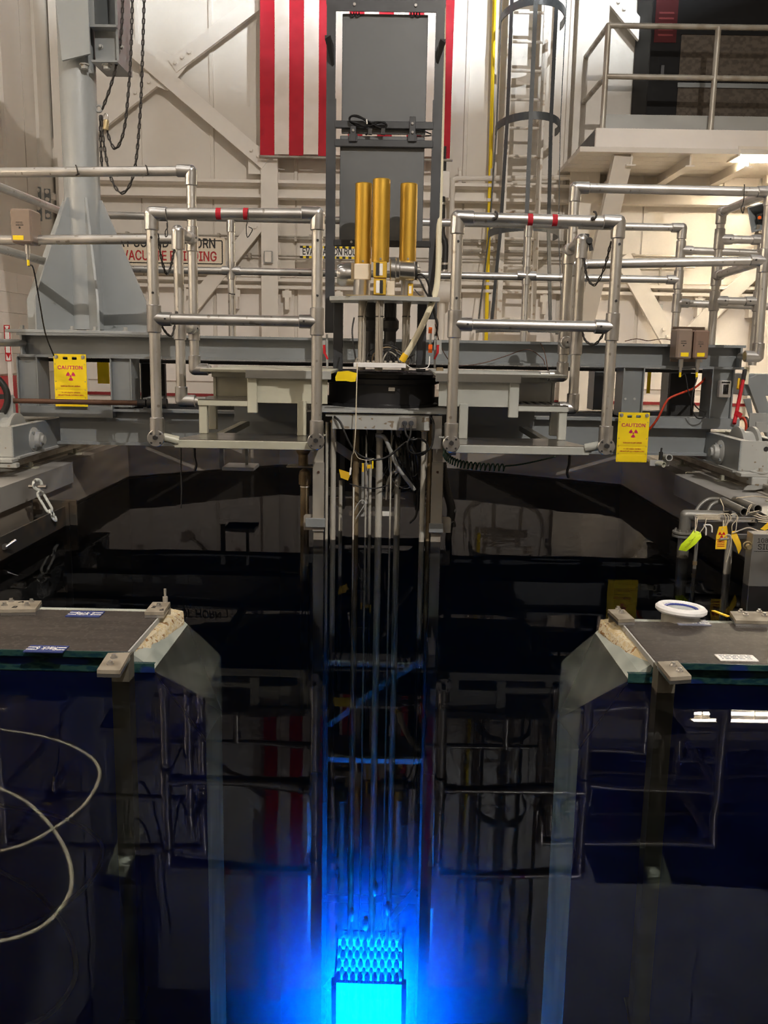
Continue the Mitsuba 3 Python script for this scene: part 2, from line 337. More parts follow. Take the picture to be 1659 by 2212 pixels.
for i, y in enumerate((1.2, 3.9)):  # lamps out of view, placed to light the left sides of the railings
    k = thing('unseen_wall_lamp', f'unseen fluorescent lamp out of view on the left wall, {"nearer" if i == 0 else "farther"} of two', 'lamp')
    part(k, 'housing', bx(-4.05, -3.93, y - .75, y + .75, 2.32, 2.52, .01), 'white_paint')
    scene[key_for('tube', k)] = mikit.ply(rod((-3.90, y - .7, 2.42), (-3.90, y + .7, 2.42), .045, 14), 'white_paint', smooth=40, emitter=emitter((1.0, .80, .56), 60, 1.5))
# unseen spotlight behind the viewer on the right, placed to throw crisp railing shadows
scene['unseen_key_light'] = {'type': 'spot', 'to_world': T4().look_at([2.4, -2.6, 7.2], [-.4, 6.2, 1.2], [0, 0, 1]), 'intensity': rgb(*[x * DIM for x in KEY]), 'cutoff_angle': 34.0, 'beam_width': 24.0, 'sampling_weight': 4.0}
# unseen floodlight high on the right, placed to wash the top of the back wall
scene['unseen_wash_light'] = {'type': 'spot', 'to_world': T4().look_at([2.5, 4.5, 7.8], [1.2, 11.3, 7.8 + 6.9 * math.tan(math.radians(29))], [0, 0, 1]), 'intensity': rgb(*[x * DIM for x in WASH]), 'cutoff_angle': 59.0, 'beam_width': 54.0, 'sampling_weight': 3.0}

# ------------------------------------------------------------------ the pool
B = .10
ring = pool_poly.buffer(B, join_style=2).difference(pool_poly)
struct('pool_wall', ext(ring, 'z', -.02, FL - .0), 'pool_side', 'brown stained pool wall above the water')
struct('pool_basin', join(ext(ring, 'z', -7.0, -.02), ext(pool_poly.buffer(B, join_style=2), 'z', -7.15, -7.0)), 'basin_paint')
curb_l = struct('pool_curb', hull([(x, y, z) for x, y in ((PXL + .03, PYF), (PXL - .28, PYF), (PXL - .28, 6.12), (PXL + .03, 5.95)) for z in (.15, .285)]), 'curb_paint', 'grey painted curb along the left edge of the pool')
curb_r = struct('pool_curb', hull([(x, y, z) for x, y in ((PXR - .03, PYF), (PXR + .28, PYF), (PXR + .28, 6.1), (PXR - .03, 5.92)) for z in (.15, .285)]), 'curb_paint', 'grey painted curb along the right edge of the pool')
# the water: surface with a very slight swell; the glow is scattered in the water round the core
surf = ext(pool_poly.buffer(.001), 'z', -.1, 0.0); keep = np.abs(surf.triangles[:, :, 2]).max(1) < 1e-9; surf = trimesh.Trimesh(surf.vertices, surf.faces[keep], process=False); surf.remove_unreferenced_vertices()
CORE = np.array([-.075, 4.90, -4.95])
SIG, ALB = (.15, .06, .04), (.01, .015, .015)
clear_water = {'type': 'homogeneous', 'albedo': rgb(*ALB), 'sigma_t': rgb(*SIG)}
# the glow: water round the core that scatters its light, denser towards the core
lo, hi = np.array([-1.20, 3.80, -6.0]), np.array([1.05, 6.00, -3.55])
GX, GY, GZ = 48, 46, 52
zz, yy, xx = np.meshgrid(*[lo[k] + (np.arange(n) + .5) / n * (hi[k] - lo[k]) for k, n in ((2, GZ), (1, GY), (0, GX))], indexing='ij')
rr = np.sqrt(np.maximum(np.abs(xx - CORE[0]) - .20, 0) ** 2 + np.maximum(np.abs(yy - CORE[1]) - .15, 0) ** 2 + np.maximum(np.abs(zz - CORE[2]) - .30, 0) ** 2)
edge = np.minimum.reduce([(xx - lo[0]), (hi[0] - xx), (yy - lo[1]), (hi[1] - yy), (zz - lo[2]), (hi[2] - zz)])
dens = .004 + GLOW_D * np.exp(-(rr / GLOW_R) ** 1.4) * np.clip(edge / .3, 0, 1)
grid = mi.VolumeGrid(np.ascontiguousarray(dens[..., None].astype(np.float32)))
glow_water = {'type': 'heterogeneous', 'albedo': rgb(.08, .50, .90), 'scale': 1.0,
         'sigma_t': {'type': 'gridvolume', 'grid': grid, 'filter_type': 'trilinear', 'wrap_mode': 'clamp',
                     'to_world': T4().translate(lo.tolist()).scale((hi - lo).tolist())}}
solo('glowing_water', bx(lo[0], hi[0], lo[1], hi[1], lo[2], hi[2]), {'type': 'null'}, 'blue glowing water round the reactor core', 'water', kind='stuff', smooth=False, interior=glow_water, exterior=clear_water)
def _swell(p, n, uv): return mikit.noise(p.x * 2.2, p.y * 7.0, 1.0) + .5 * mikit.noise(p.x * 5.0 + 9, p.y * 16.0, 4.0)
scene['ripple'] = {'type': 'bumpmap', 'arbitrary': mikit.proc(_swell, 5e-3), 'scale': .00035, 'bsdf': {'type': 'dielectric', 'int_ior': 1.333, 'ext_ior': 1.0, 'specular_reflectance': rgb(.21, .21, .22)}}
solo('pool_water', surf, 'ripple', 'dark still mirror-like water filling the pool with a blue glow deep down', 'water', kind='stuff', smooth=False, interior=clear_water)
# ------------------------------------------------------------------ the bridge over the pool
BX0, BX1, BY0, BY1 = -2.37, 2.20, 5.75, 6.50
DECK = .93
def beam_x(x0, x1, y, z0, z1, d=.14, tf=.016, tw=.014, cap=True):
    m = ext([(y, z0), (y + d, z0), (y + d, z0 + tf), (y + d / 2 + tw, z0 + tf), (y + d / 2 + tw, z1 - tf), (y + d, z1 - tf), (y + d, z1), (y, z1), (y, z1 - tf), (y + d / 2, z1 - tf), (y + d / 2, z0 + tf), (y, z0 + tf)], 'x', x0, x1)
    return m
bridge = thing('pool_bridge', 'grey painted steel bridge rolling across the reactor pool', 'bridge')
for y in (BY0, BY1 - .14):
    b = part(bridge, 'upper_beam', beam_x(BX0, BX1, y, .975, 1.125), 'grey_paint')
    for x in (BX0 + .02, BX1 - .03): part(b, 'end_plate', bx(x, x + .012, y + .004, y + .136, .991, 1.109), 'grey_paint')
    for xa, xb in ((BX0 + .0, -1.78), (1.55, BX1)): part(bridge, 'bottom_shelf', bx(xa, xb, y, y + .14, .600, .668), 'grey_paint')
    lb = part(bridge, 'lower_beam', beam_x(BX0 + .22, BX1 - .15, y + .02, .425, .655, .12), 'grey_paint')
    for px0, px1 in ((37, 82), (238, 284), (1346, 1392), (1538, 1586)) if y == BY0 else ((52, 82), (246, 284), (1330, 1372), (1510, 1560)):
        x0, x1 = X(px0, 830, BY0), X(px1, 830, BY0)
        up = part(bridge, 'upright', bx(x0 + .006, x1 - .006, y + .03, y + .19, .668, .975), 'grey_paint')
        for xa in (x0, x1 - .008): part(up, 'flange', bx(xa, xa + .008, y + .004, y + .20, .668, .975), 'grey_paint')
        if px0 == 1346:
            for px in (1353, 1373): part(up, 'bolt', disc((X(px, 862, BY0), y + .03, Z(862, px, BY0)), (0, -1, 0), .008, .006, 10), 'grey_light')
part(bridge, 'deck_plate', bx(BX0 + .1, BX1 - .1, 5.95, BY1 - .16, .945, .965), 'black_and_shade')
for pa_, pb_ in ((309, 358), (1312, 1320), (1446, 1500)): part(bridge, 'cross_member', bx(X(pa_, 830, 6.1), X(pb_, 830, 6.1), 6.08, 6.12, .66, .94), 'black_and_shade')
part(bridge, 'inner_beam', bx(-1.75, 1.65, 6.0, 6.05, .60, .67), 'black_and_shade')
def truck(x0, x1, side):
    k = part(bridge, 'end_truck', join(bx(x0, x1, 5.25, 5.265, .40, .575), bx(x0, x1, 6.935, 6.95, .40, .575), bx(x0, x1, 5.80, 6.40, .56, .575), bx(x0, x0 + .05, 5.25, 6.95, .567, .575), bx(x1 - .05, x1, 5.25, 6.95, .567, .575)), 'grey_worn', smooth=False)
    xi = x1 if side < 0 else x0
    part(k, 'side_plate', bx(xi - .006, xi + .006, 5.25, 6.95, .40, .575), 'grey_paint')
    xo = x0 if side < 0 else x1
    part(k, 'side_plate', bx(xo - .006, xo + .006, 5.25, 6.95, .40, .575), 'grey_paint')
    part(k, 'bottom_edge', bx(xi - .03, xi + .03, 5.27, 6.9, .388, .40), 'grey_light')
    part(k, 'hole', disc(((x0 + x1) / 2 + .01, 5.249, .53), (0, -1, 0), .014, .003, 16), 'black_and_shade')
    for yw in (5.55, 6.65):
        xm = (x0 + x1) / 2
        w = part(k, 'wheel', lathe([(.02, -.06), (.13, -.06), (.146, -.055), (.146, -.036), (.118, -.03), (.118, .03), (.146, .036), (.146, .055), (.13, .06), (.02, .06)], (xm, yw, .490), (1, 0, 0), 40), 'grey_light')
        part(w, 'bearing', lathe([(0, 0), (.075, 0), (.075, .015), (.05, .03), (.045, .055), (.028, .06), (.028, .075), (0, .075)], (xi, yw, .475), (1 if side < 0 else -1, 0, 0), 24), 'grey_light')
        for a in (45, 135, 225, 315):
            part(w, 'bearing_bolt', hexbolt((xi, yw + .06 * math.cos(math.radians(a)), .475 + .06 * math.sin(math.radians(a))), (1 if side < 0 else -1, 0, 0), .011, .03), 'grey_paint')
    c = part(k, 'rail_sweep', join(bx(x0 - .02, x1 + .03, 5.16, 5.25, .375, .398, .004), bx(x0 + .04, x0 + .13, 5.15, 5.23, .33, .376, .004), bx(x1 - .05, x1 + .05, 5.17, 5.22, .345, .373, .004), hull([(x0 + .02, 5.15, .33), (x1 - .02, 5.15, .345), (x1 + .03, 5.2, .33), (x0 + .02, 5.2, .31), (x0, 5.16, .30), (x0 + .06, 5.16, .30)])), 'grey_worn', smooth=False)
    part(c, 'bolt', disc((x0 + .10, 5.20, .398), (0, 0, 1), .05, .008, 20), 'grey_worn')
    part(c, 'bolt', hexbolt((x0 + .1, 5.19, .406), (0, 0, 1), .012, .02), 'dull_steel')
truck(-2.50, -2.22, -1)
truck(2.03, 2.30, 1)
for x, lb_ in ((-2.36, 'left'), (2.165, 'right')):
    k = solo('track_rail', ext([(x - .05, FL), (x + .05, FL), (x + .05, FL + .012), (x + .01, FL + .018), (x + .01, FL + .045), (x + .03, FL + .05), (x + .03, FL + .06), (x - .03, FL + .06), (x - .03, FL + .05), (x - .01, FL + .045), (x - .01, FL + .018), (x - .05, FL + .012)], 'y', -1.2, 8.6), 'dull_steel', f'worn steel track rail on the floor at the {lb_} side of the pool', 'rail')
    for y in np.arange(3.2, 8, .8):
        part(k, 'clip', join(bx(x - .13, x + .13, y, y + .06, FL, FL + .012), disc((x + (.09 if x < 0 else -.09), y + .03, FL + .012), (0, 0, 1), .014, .03, 8)), 'step_paint')
# rusty drive shaft along the front of the bridge
sy = 5.62; sz = Z(868, 160, sy); sx0, sx1 = X(25, 868, sy), X(312, 868, sy)
k = thing('drive_shaft', 'rusty brown drive shaft in front of the left bridge uprights', 'shaft')
part(k, 'shaft', rod((sx0, sy, sz), (sx1, sy, sz), .016), 'rust')
part(k, 'coupling', join(disc((sx1 - .04, sy, sz), (1, 0, 0), .024, .05), disc((sx1 + .02, sy, sz), (1, 0, 0), .03, .12), disc((sx1 + .05, sy, sz - .03), (0, 0, -1), .01, .03, 8)), 'black_and_shade')
part(k, 'bearing_bracket', ext([(sx0 - .03, FL + .30), (sx0 + .015, FL + .30), (sx0 + .015, sz + .02), (sx0 + .005, sz + .035), (sx0 - .02, sz + .035), (sx0 - .03, sz + .02)], 'y', sy - .02, sy + .02), 'grey_light')
part(k, 'bearing_bracket', bx(sx1 - .02, sx1 + .06, sy + .04, BY0 + .1, sz - .05, sz + .03), 'grey_paint')
k = thing('hand_wheel', 'black spoked hand wheel with green hub at the left picture edge', 'hand wheel')
hw = P(-40, 858, 5.55)
part(k, 'rim', lathe([(.150 + .02 * math.cos(a), .02 * math.sin(a)) for a in np.linspace(0, 2 * np.pi, 13)], hw, (.25, -1, 0), 40), 'rubber')
part(k, 'hub', disc(hw - np.array([0, .03, 0]), (.25, -1, 0), .03, .06), 'handle_green')
for a in range(0, 360, 72):
    d = frame((.25, -1, 0)) @ np.array([math.cos(math.radians(a + 20)), math.sin(math.radians(a + 20)), 0]); part(k, 'spoke', bar(hw + d * .025, hw + d * .145, .03, .01), 'rubber')
part(k, 'green_tag', ext([(hw[0] + .05, hw[2] - .01), (hw[0] + .10, hw[2] - .01), (hw[0] + .085, hw[2] + .055)], 'y', hw[1] - .05, hw[1] - .045), 'neon_green')

# ------------------------------------------------------------------ railings of aluminium pipe
def sleeve(p, d, r, L=.075): p = np.asarray(p, float); d = np.asarray(d, float); return disc(p, d, r * 1.27, L, 18, .003)
def elbow(k, p, d1, d2, r): return part(k, 'elbow_fitting', join(sleeve(p, d1, r), sleeve(p, d2, r), ball(p, r * 1.27)), 'cast_alu')
def tee(k, p, ax, d, r, L=.13):
    p = np.asarray(p, float); ax = np.asarray(ax, float)
    t = part(k, 'tee_fitting', join(disc(p - ax * L / 2, ax, r * 1.27, L, 18, .003), sleeve(p, d, r, .085)), 'cast_alu')
    u = np.asarray(d, float); side = np.cross(ax, u); s = side * (-1 if side[1] > 0 else 1)
    part(t, 'set_screw', disc(p + u * .06 + s * r * 1.25, s, .005, .004, 8), 'black_and_shade'); return t
def rail(k, a, b, r, name='rail'): return part(k, name, rod(a, b, r, 18), 'aluminium', smooth=50)
UP, DN, LT, RT, FR, BK = (0, 0, 1.), (0, 0, -1.), (-1., 0, 0), (1., 0, 0), (0, -1., 0), (0, 1., 0)
def screw(k, x, y, z): part(k, 'set_screw', disc((x, y, z), (0, -1, 0), .006, .004, 8), 'black_and_shade')
def front_railing(xa, xb, za, zb, tape, lab):
    y, r, zb0, zm = 4.40, .0262, .625, 1.185
    k = thing('platform_railing', lab, 'railing', None)
    for x in (xa, xb):
        p = rail(k, (x, y, zb0 + .03), (x, y, za), r, 'post')
        for z in (za - .11, zm + .12): screw(p, x + .004, y - r, z)
        f = part(k, 'base_fitting', join(disc((x, y, zb0 + .005), UP, r * 1.3, .085, 20, .003), hull([(x + sx * .026, y + sy_ * .02, zb0 + dz) for sx in (-1, 1) for sy_ in (-1, 1) for dz in (-.02, .02)]), disc((x, y - .018, zb0 - .01), (0, -1, 0), .042, .014, 24, .003)), 'cast_alu')
        for a in range(45, 360, 90): part(f, 'flange_hole', disc((x + .031 * math.cos(math.radians(a)), y - .032, zb0 - .01 + .031 * math.sin(math.radians(a))), FR, .0055, .002, 8), 'black_and_shade')
        part(f, 'pivot_bolt', disc((x, y - .03, zb0 - .005), FR, .012, .02, 6), 'black_and_shade')
    rail(k, (xa, y, za), (xb, y, zb), r); rail(k, (xa, y, zm), (xb, y, zm), r)
    elbow(k, (xa, y, za), RT, DN, r); elbow(k, (xb, y, zb), LT, DN, r)
    tee(k, (xa, y, zm), UP, RT, r); tee(k, (xb, y, zm), UP, LT, r)
    for px in tape:
        x = X(px, 468, y); part(k, 'red_tape', rod((x - .012, y, za + (zb - za) * (x - xa) / (xb - xa)), (x + .012, y, za + (zb - za) * (x - xa) / (xb - xa)), r * 1.03, 20), 'flag_red', 'red tape band')
    return k
RLA = front_railing(-1.147, -.368, 1.667, 1.679, (473, 532), 'aluminium pipe railing with two red tape bands on the left platform')
RRA = front_railing(.289, 1.040, 1.673, 1.665, (1145, 1198), 'aluminium pipe railing with two red tape bands on the right platform')
for px in (1067, 1280):
    q = P(px, 470, 4.372); part(RRA, 'hook', join(tube(curve([q + [0, .004, -.006], q + [.006, -.012, -.008], q + [.014, -.014, .006], q + [.010, -.008, .022], q + [.004, .0, .026]]), .005, 8), disc(q + [0, .004, -.006], FR, .009, .008, 8)), 'chain_black')
def stair_post(k, x0, y0, x1, y1, zb, zt, r, name='post'): return rail(k, (x0, y0, zb), (x1, y1, zt), r, name)
# left stair and deck railing
k = thing('stair_railing', 'aluminium pipe railing running left above the bridge from the left steps', 'railing')
r = .0255; xA, yA, zAt, zAb = -1.113, 4.78, 1.635, .775
xB, yB, zBt, zBb = -1.092, 5.02, 1.973, .935
rail(k, (xA, yA, zAb), (xA, yA, zAt), r, 'post'); rail(k, (xB, yB, zBb), (xB, yB, zBt), r, 'post')
rail(k, (xA, yA, zAb), (xA + .13, yA, zAb), r * .9, 'stub'); rail(k, (xB, yB, zBb), (xB + .09, yB, zBb), r * .9, 'stub')
elbow(k, (xA, yA, zAb), RT, UP, r); elbow(k, (xB, yB, zBb), RT, UP, r)
part(k, 'elbow_fitting', join(disc((xA, yA, zAt - .09), UP, r * 1.3, .09, 18), ball((xA, yA, zAt), r * 1.3, 3), disc((xA, yA, zAt), BK, r * 1.27, .07, 18)), 'cast_alu')
rail(k, (xA, yA, zAt), (xB, yB, zAt - .01), r); tee(k, (xB, yB, zAt - .01), UP, FR, r)
rail(k, (xA, yA, 1.155), (xB, yB, 1.155), r); tee(k, (xA, yA, 1.155), UP, BK, r); tee(k, (xB, yB, 1.155), UP, FR, r)
XL = -2.30
rail(k, (XL, yB, 1.945), (xB, yB, zBt), r); elbow(k, (xB, yB, zBt), LT, DN, r)
rail(k, (XL, yB, 1.60), (xB - .02, yB, zAt - .01), r)
for px in (167, 318):
    q = P(px, 370, yB - .03); part(k, 'wire_hook', tube(curve([q + [-.008, 0, .03], q + [.0, -.01, .02], q + [.004, -.006, -.012], q + [-.008, 0, -.02], q + [.012, -.004, -.012]]), .0035, 6), 'chain_black')
rail(k, (XL, yB, .95), (XL, yB, 1.945), r, 'post'); elbow(k, (XL, yB, 1.945), RT, DN, r); elbow(k, (XL, yB, 1.06), RT, UP, r)
rail(k, (XL, yB, 1.06), (BX0 + .02, BY0 + .05, 1.06), r * .9, 'stub')
rail(k, (XL, yB, 1.945), (XL + .02, 6.5, 1.945), r); rail(k, (XL, yB, 1.60), (XL + .02, 6.5, 1.58), r)
# right stair and deck railing
k = thing('stair_railing', 'aluminium pipe railing running right above the bridge from the right steps', 'railing')
xA, yA, zAt, zAb = .948, 4.78, 1.625, .775
xC, yC = .925, 5.0
xB, yB = .985, 5.22
rail(k, (xA, yA, zAb), (xA, yA, zAt), r, 'post'); rail(k, (xC, yC, .935), (xC, yC, 1.60), r, 'post'); rail(k, (xB, yB, 1.09), (xB, yB, 1.965), r, 'post')
part(k, 'end_cap', disc((xB, yB, 1.06), UP, r * 1.1, .04, 16), 'rubber')
elbow(k, (xA, yA, zAb), LT, UP, r); elbow(k, (xC, yC, .935), LT, UP, r); rail(k, (xA, yA, zAb), (xA - .11, yA, zAb), r * .9, 'stub'); rail(k, (xC, yC, .935), (xC - .12, yC, .935), r * .9, 'stub')
part(k, 'elbow_fitting', join(disc((xA, yA, zAt - .09), UP, r * 1.3, .09, 18), ball((xA, yA, zAt), r * 1.3, 3), disc((xA, yA, zAt), BK, r * 1.27, .07, 18)), 'cast_alu')
elbow(k, (xC, yC, 1.60), FR, DN, r); rail(k, (xA, yA, zAt), (xC, yC, 1.60), r)
rail(k, (xA, yA, 1.115), (xC, yC, 1.115), r); tee(k, (xA, yA, 1.115), UP, BK, r); tee(k, (xC, yC, 1.115), UP, FR, r)
XR = X(1664, 420, yB); zr = Z(415, 1660, yB)
rail(k, (xB, yB, 1.955), (XR, yB, zr), r); elbow(k, (xB, yB, 1.955), RT, DN, r)
rail(k, (xB, yB, 1.545), (XR, yB, Z(563, 1650, yB)), r); tee(k, (xB, yB, 1.545), UP, RT, r)
zl = Z(770, 1640, yB); xr = X(1643, 700, yB)
rail(k, (xr, yB, zl), (XR - .005, yB, zr), r, 'post'); elbow(k, (XR, yB, zr), LT, DN, r); tee(k, (X(1652, 562, yB), yB, Z(563, 1650, yB)), UP, LT, r)
elbow(k, (xr, yB, zl), LT, UP, r); rail(k, (xr, yB, zl), (BX1 - .02, BY0 + .02, zl + .0), r * .9, 'stub')
yE = 6.05; E0 = P(1562, 458, yE); Em = P(1549, 596, yE); Eb = P(1540, 790, yE)
xE = float(E0[0]) - .01
rail(k, (xE, yE, Eb[2]), (xE, yE, E0[2]), r, 'post'); rail(k, (XR, yB, zr), (xE, yE, E0[2]), r); rail(k, (X(1652, 562, yB), yB, Z(563, 1650, yB)), (xE, yE, Em[2]), r)
elbow(k, (xE, yE, E0[2]), tuple((np.array([XR, yB, zr]) - E0) / np.linalg.norm(np.array([XR, yB, zr]) - E0)), DN, r); tee(k, (xE, yE, Em[2]), UP, (.0, -1., 0), r)
z1, z2 = Z(517, 1560, yE), Z(650, 1560, yE); xF = X(1638, 640, yE)
rail(k, (xE, yE, z1), (xF, yE, z1), r); rail(k, (xE, yE, z2), (xF, yE, z2), r); rail(k, (xF, yE, 1.0), (xF, yE, z1), r, 'post')
tee(k, (xE, yE, z1), UP, RT, r); tee(k, (xE, yE, z2), UP, RT, r); elbow(k, (xF, yE, z1), LT, DN, r); tee(k, (xF, yE, z2), UP, LT, r)
# rear railing
k = thing('rear_railing', 'aluminium pipe railing along the far side of the bridge', 'railing')
yR, xR1 = 6.52, X(1466, 600, 6.52); zt, zm = 1.945, 1.585
rail(k, (XL + .02, yR, zt), (xR1, yR, zt - .02), r); rail(k, (XL + .02, yR, zm), (xR1, yR, zm - .01), r)
for px in (500, 1138):
    x = X(px, 580, yR); rail(k, (x, yR, 1.12), (x, yR, zt), r, 'post')
    part(k, 'cross_fitting', join(disc((x, yR, zm - .06), UP, r * 1.25, .12, 18), disc((x - .065, yR, zm), RT, r * 1.25, .13, 18)), 'cast_alu'); part(k, 'tee_fitting', disc((x, yR, zt - .10), UP, r * 1.25, .10, 18), 'cast_alu')
rail(k, (xR1, yR, 1.12), (xR1, yR, zt - .02), r, 'post'); elbow(k, (xR1, yR, zt - .02), LT, DN, r); tee(k, (xR1, yR, zm - .01), UP, LT, r)
z3, z4 = Z(541, 1480, yR), Z(655, 1480, yR)
rail(k, (xR1, yR, z3), (3.0, yR, z3 - .02), r); rail(k, (xR1, yR, z4), (3.0, yR, z4 - .02), r); tee(k, (xR1, yR, z3), UP, RT, r); tee(k, (xR1, yR, z4), UP, RT, r)
# safety chains
for lab, pts in (('short black safety chain hanging at the top of the left stair railing', [(340, 505, 4.45), (350, 565, 4.5), (363, 592, 4.6), (377, 540, 4.76)]),
                 ('short black safety chain hanging at the middle of the left stair railing', [(348, 703, 4.45), (362, 722, 4.55), (373, 722, 4.65), (382, 672, 4.76)]),
                 ('short black safety chain hanging at the top of the right stair railing', [(1261, 555, 4.76), (1268, 598, 4.65), (1285, 616, 4.55), (1305, 580, 4.5), (1320, 522, 4.43)]),
                 ('short black safety chain hanging at the middle of the right stair railing', [(1257, 712, 4.76), (1264, 735, 4.65), (1282, 745, 4.55), (1296, 733, 4.5), (1306, 715, 4.43)])):
    k = thing('safety_chain', lab, 'chain'); chain(k, [P(*q) for q in pts], .024, .014, .0032, 'chain_black')

# ------------------------------------------------------------------ steps and platforms
def steps(side):
    m = (lambda px0, px1, y0, y1, z0, z1, Y=None: None)
    paint = 'step_paint' if side < 0 else 'step_paint_grey'
    k = thing('access_steps', ('olive grey' if side < 0 else 'pale grey') + f' steel steps with a polished platform on the {"left" if side < 0 else "right"} of the control rod drives', 'steps')
    c = -.05
    def xx(a, b): return (c + side * a, c + side * b)
    # platform
    a, b = xx(.32, 1.02); b2 = c + side * 1.00
    out = [(a, 4.43), (b, 4.43), (c + side * .93, 4.80), (a, 4.80)]
    part(k, 'platform_plate', ext(out, 'z', .603, .608), 'steel_plate', 'polished metal platform plate')
    part(k, 'platform_edge', join(bx(a, b, 4.42, 4.435, .565, .605, .003), bx(a, c + side * .93, 4.79, 4.80, .56, .603), bar((b - side * .008, 4.43, .584), (c + side * .93, 4.80, .584), .042, .012, (0, 0, 1))), paint)
    part(k, 'stub', rod((c + side * 1.0, 4.43, .60), (c + side * 1.09, 4.41, .622), .022), paint)
    # middle step
    s0, s1 = xx(.70, .965)
    st = part(k, 'middle_step', bx(s0, s1, 4.72, 5.02, .755, .787, .003), paint)
    part(st, 'tread', bx(s0, s1, 4.715, 5.02, .787, .790), 'steel_plate')
    if side > 0:
        for q in np.linspace(.72, .94, 6): part(st, 'grip_strip', bx(c + q, c + q + .018, 4.75, 5.0, .790, .792), 'black_and_shade')
    for y in (4.73, 4.98):
        for q in (.92,): part(k, 'leg', bx(*xx(q, q + .042), y, y + .042, .608, .755, .003), paint)
    # upper landing
    u0, u1 = xx(.27, .70)
    part(k, 'landing_edge', bx(*xx(.27, .71), 4.70, 4.72, .902, .945, .002), 'grey_light')
    part(k, 'landing_plate', bx(*xx(.27, .95), 4.72, 5.70, .930, .945, .002), paint)
    part(k, 'landing_edge', bx(*xx(.71, .95), 5.02, 5.04, .895, .945, .002), paint)
    part(k, 'riser_panel', bx(*xx(.29, .70), 4.735, 4.75, .775, .905), paint)
    part(k, 'riser_panel', bx(*xx(.70, .93), 5.05, 5.06, .79, .90), paint)
    part(k, 'post', bx(*xx(.655, .705), 4.715, 4.755, .722, .905, .003), paint)
    part(k, 'leg', bx(*xx(.40, .445), 4.715, 4.755, .608, .79, .003), paint)
    part(k, 'side_panel', bx(*xx(.93, .945), 5.04, 5.66, .75, .93), paint)
    part(k, 'bracket', join(bx(*xx(.30, .38), 4.74, 4.78, .608, .612), bx(*xx(.34, .38), 4.74, 4.78, .62, .628)), paint)
    part(k, 'leg', bx(*xx(.40, .445), 5.5, 5.54, .43, .93, .003), paint)
    for q in (.33, .86): part(k, 'bearer', bx(*xx(q, q + .04), 4.78, 5.76, .565, .60), paint)
    part(k, 'back_panel', bx(*xx(.30, .92), 5.55, 5.56, .61, .78), 'grey_paint')
    for q in (.96,): part(k, 'hanging_strap', tube(curve([(c + side * q, 4.6, .57), (c + side * q, 4.6, .50), (c + side * (q - .01), 4.59, .46), (c + side * q, 4.6, .43)]), .007, 6), 'black_and_shade')
steps(-1); steps(1)
wire('hanging_wire', [P(391, 965, 4.6), P(391, 1010, 4.6), P(392, 1060, 4.6), P(391, 1098, 4.6)], .0035, 'rubber', 'thin black wire hanging from the left platform into the water')
k = thing('hanging_shelf', 'small steel shelf hung by two rods over the far left pool edge', 'shelf')
for px, w in ((479, .016), (533, .010)):
    a = P(px, 965, 6.4); part(k, 'hanger_rod', bx(a[0] - w, a[0] + w, 6.39, 6.41, Z(1012, px, 6.4), .5), 'grey_light')
a, b = P(485, 1008, 6.35), P(553, 1008, 6.35); part(k, 'tray', bx(a[0], b[0], 6.25, 6.5, a[2] - .015, a[2] + .01, .002), 'grey_light')
# ------------------------------------------------------------------ jib crane standing on the bridge
CYY = 6.12
k = thing('jib_crane', 'grey jib crane column with triangular base gussets standing on the bridge', 'crane')
cx = X(181, 500, CYY); cr = .113; zb = 1.125
part(k, 'column', lathe([(0, 0), (cr, 0), (cr, 2.05), (0, 2.05)], (cx, CYY, zb + .03), UP, 40), 'column_paint')
part(k, 'base_plate', bx(cx - .40, cx + .40, CYY - .37, CYY + .37, zb, zb + .02, .003), 'column_paint')
ztop = Z(432, 150, CYY)
for a in (0, 60, 120, 180, 240, 300):
    d = np.array([math.cos(math.radians(a - 62)), math.sin(math.radians(a - 62)), 0]); s = np.cross(d, [0, 0, 1.]) * .007
    o = np.array([cx, CYY, 0]); pts = [o + d * cr * .9 + [0, 0, zb + .02], o + d * .40 + [0, 0, zb + .02], o + d * .40 + [0, 0, zb + .22], o + d * (cr + .015) + [0, 0, ztop], o + d * cr * .9 + [0, 0, ztop]]
    part(k, 'gusset', hull([q + sg * s for q in pts for sg in (-1, 1)]), 'column_paint')
for x, y in ((-.30, -.34), (.02, -.35), (.16, -.34), (.34, -.3)):
    part(k, 'anchor_bolt', hexbolt((cx + x, CYY + y, zb + .02), UP, .014, .025), 'grey_light')
hz = Z(140, 180, CYY)
part(k, 'head_collar', disc((cx, CYY, hz - .02), UP, .105, .04, 32), 'column_paint')
x0, x1 = X(135, 100, 5.95), X(196, 100, 5.95)
part(k, 'head_plate', ext([(x0, Z(133, 140, 5.95)), (x1, Z(118, 195, 5.95)), (x1, 4.6), (x0 - .12, 4.6)], 'y', 5.93, 5.95), 'column_paint')
hx1 = X(268, 100, 6.1)
hb = part(k, 'head_channel', join(bx(x1, hx1, 5.95, 6.25, hz - .03, hz - .018), bx(x1, hx1, 6.03, 6.05, hz - .03, hz + .17), bx(x1, hx1, 5.95, 6.06, hz + .17, hz + .185), bx(hx1 - .015, hx1, 5.98, 6.27, hz - .03, 4.6), bx(x1, hx1, 6.24, 6.26, hz - .03, 4.6), bx(x1, x1 + .03, 5.95, 6.24, hz + .18, 4.6)), 'grey_paint')
for q in (.04, .17): part(hb, 'bolt', hexbolt((x1 + q, 6.03, hz + .08), FR, .010, .025), 'grey_light')
for q in (-.06, .08): part(hb, 'bolt', hexbolt((x1 + q, 6.0, hz - .03), DN, .022, .03), 'grey_worn')
pe = P(217, 235, CYY); part(k, 'pad_eye', lathe([(.02 + .007 * math.cos(a), .007 * math.sin(a)) for a in np.linspace(0, 2 * np.pi, 9)], (cx + cr + .015, CYY, pe[2]), (0, 1, 0), 16), 'grey_light')
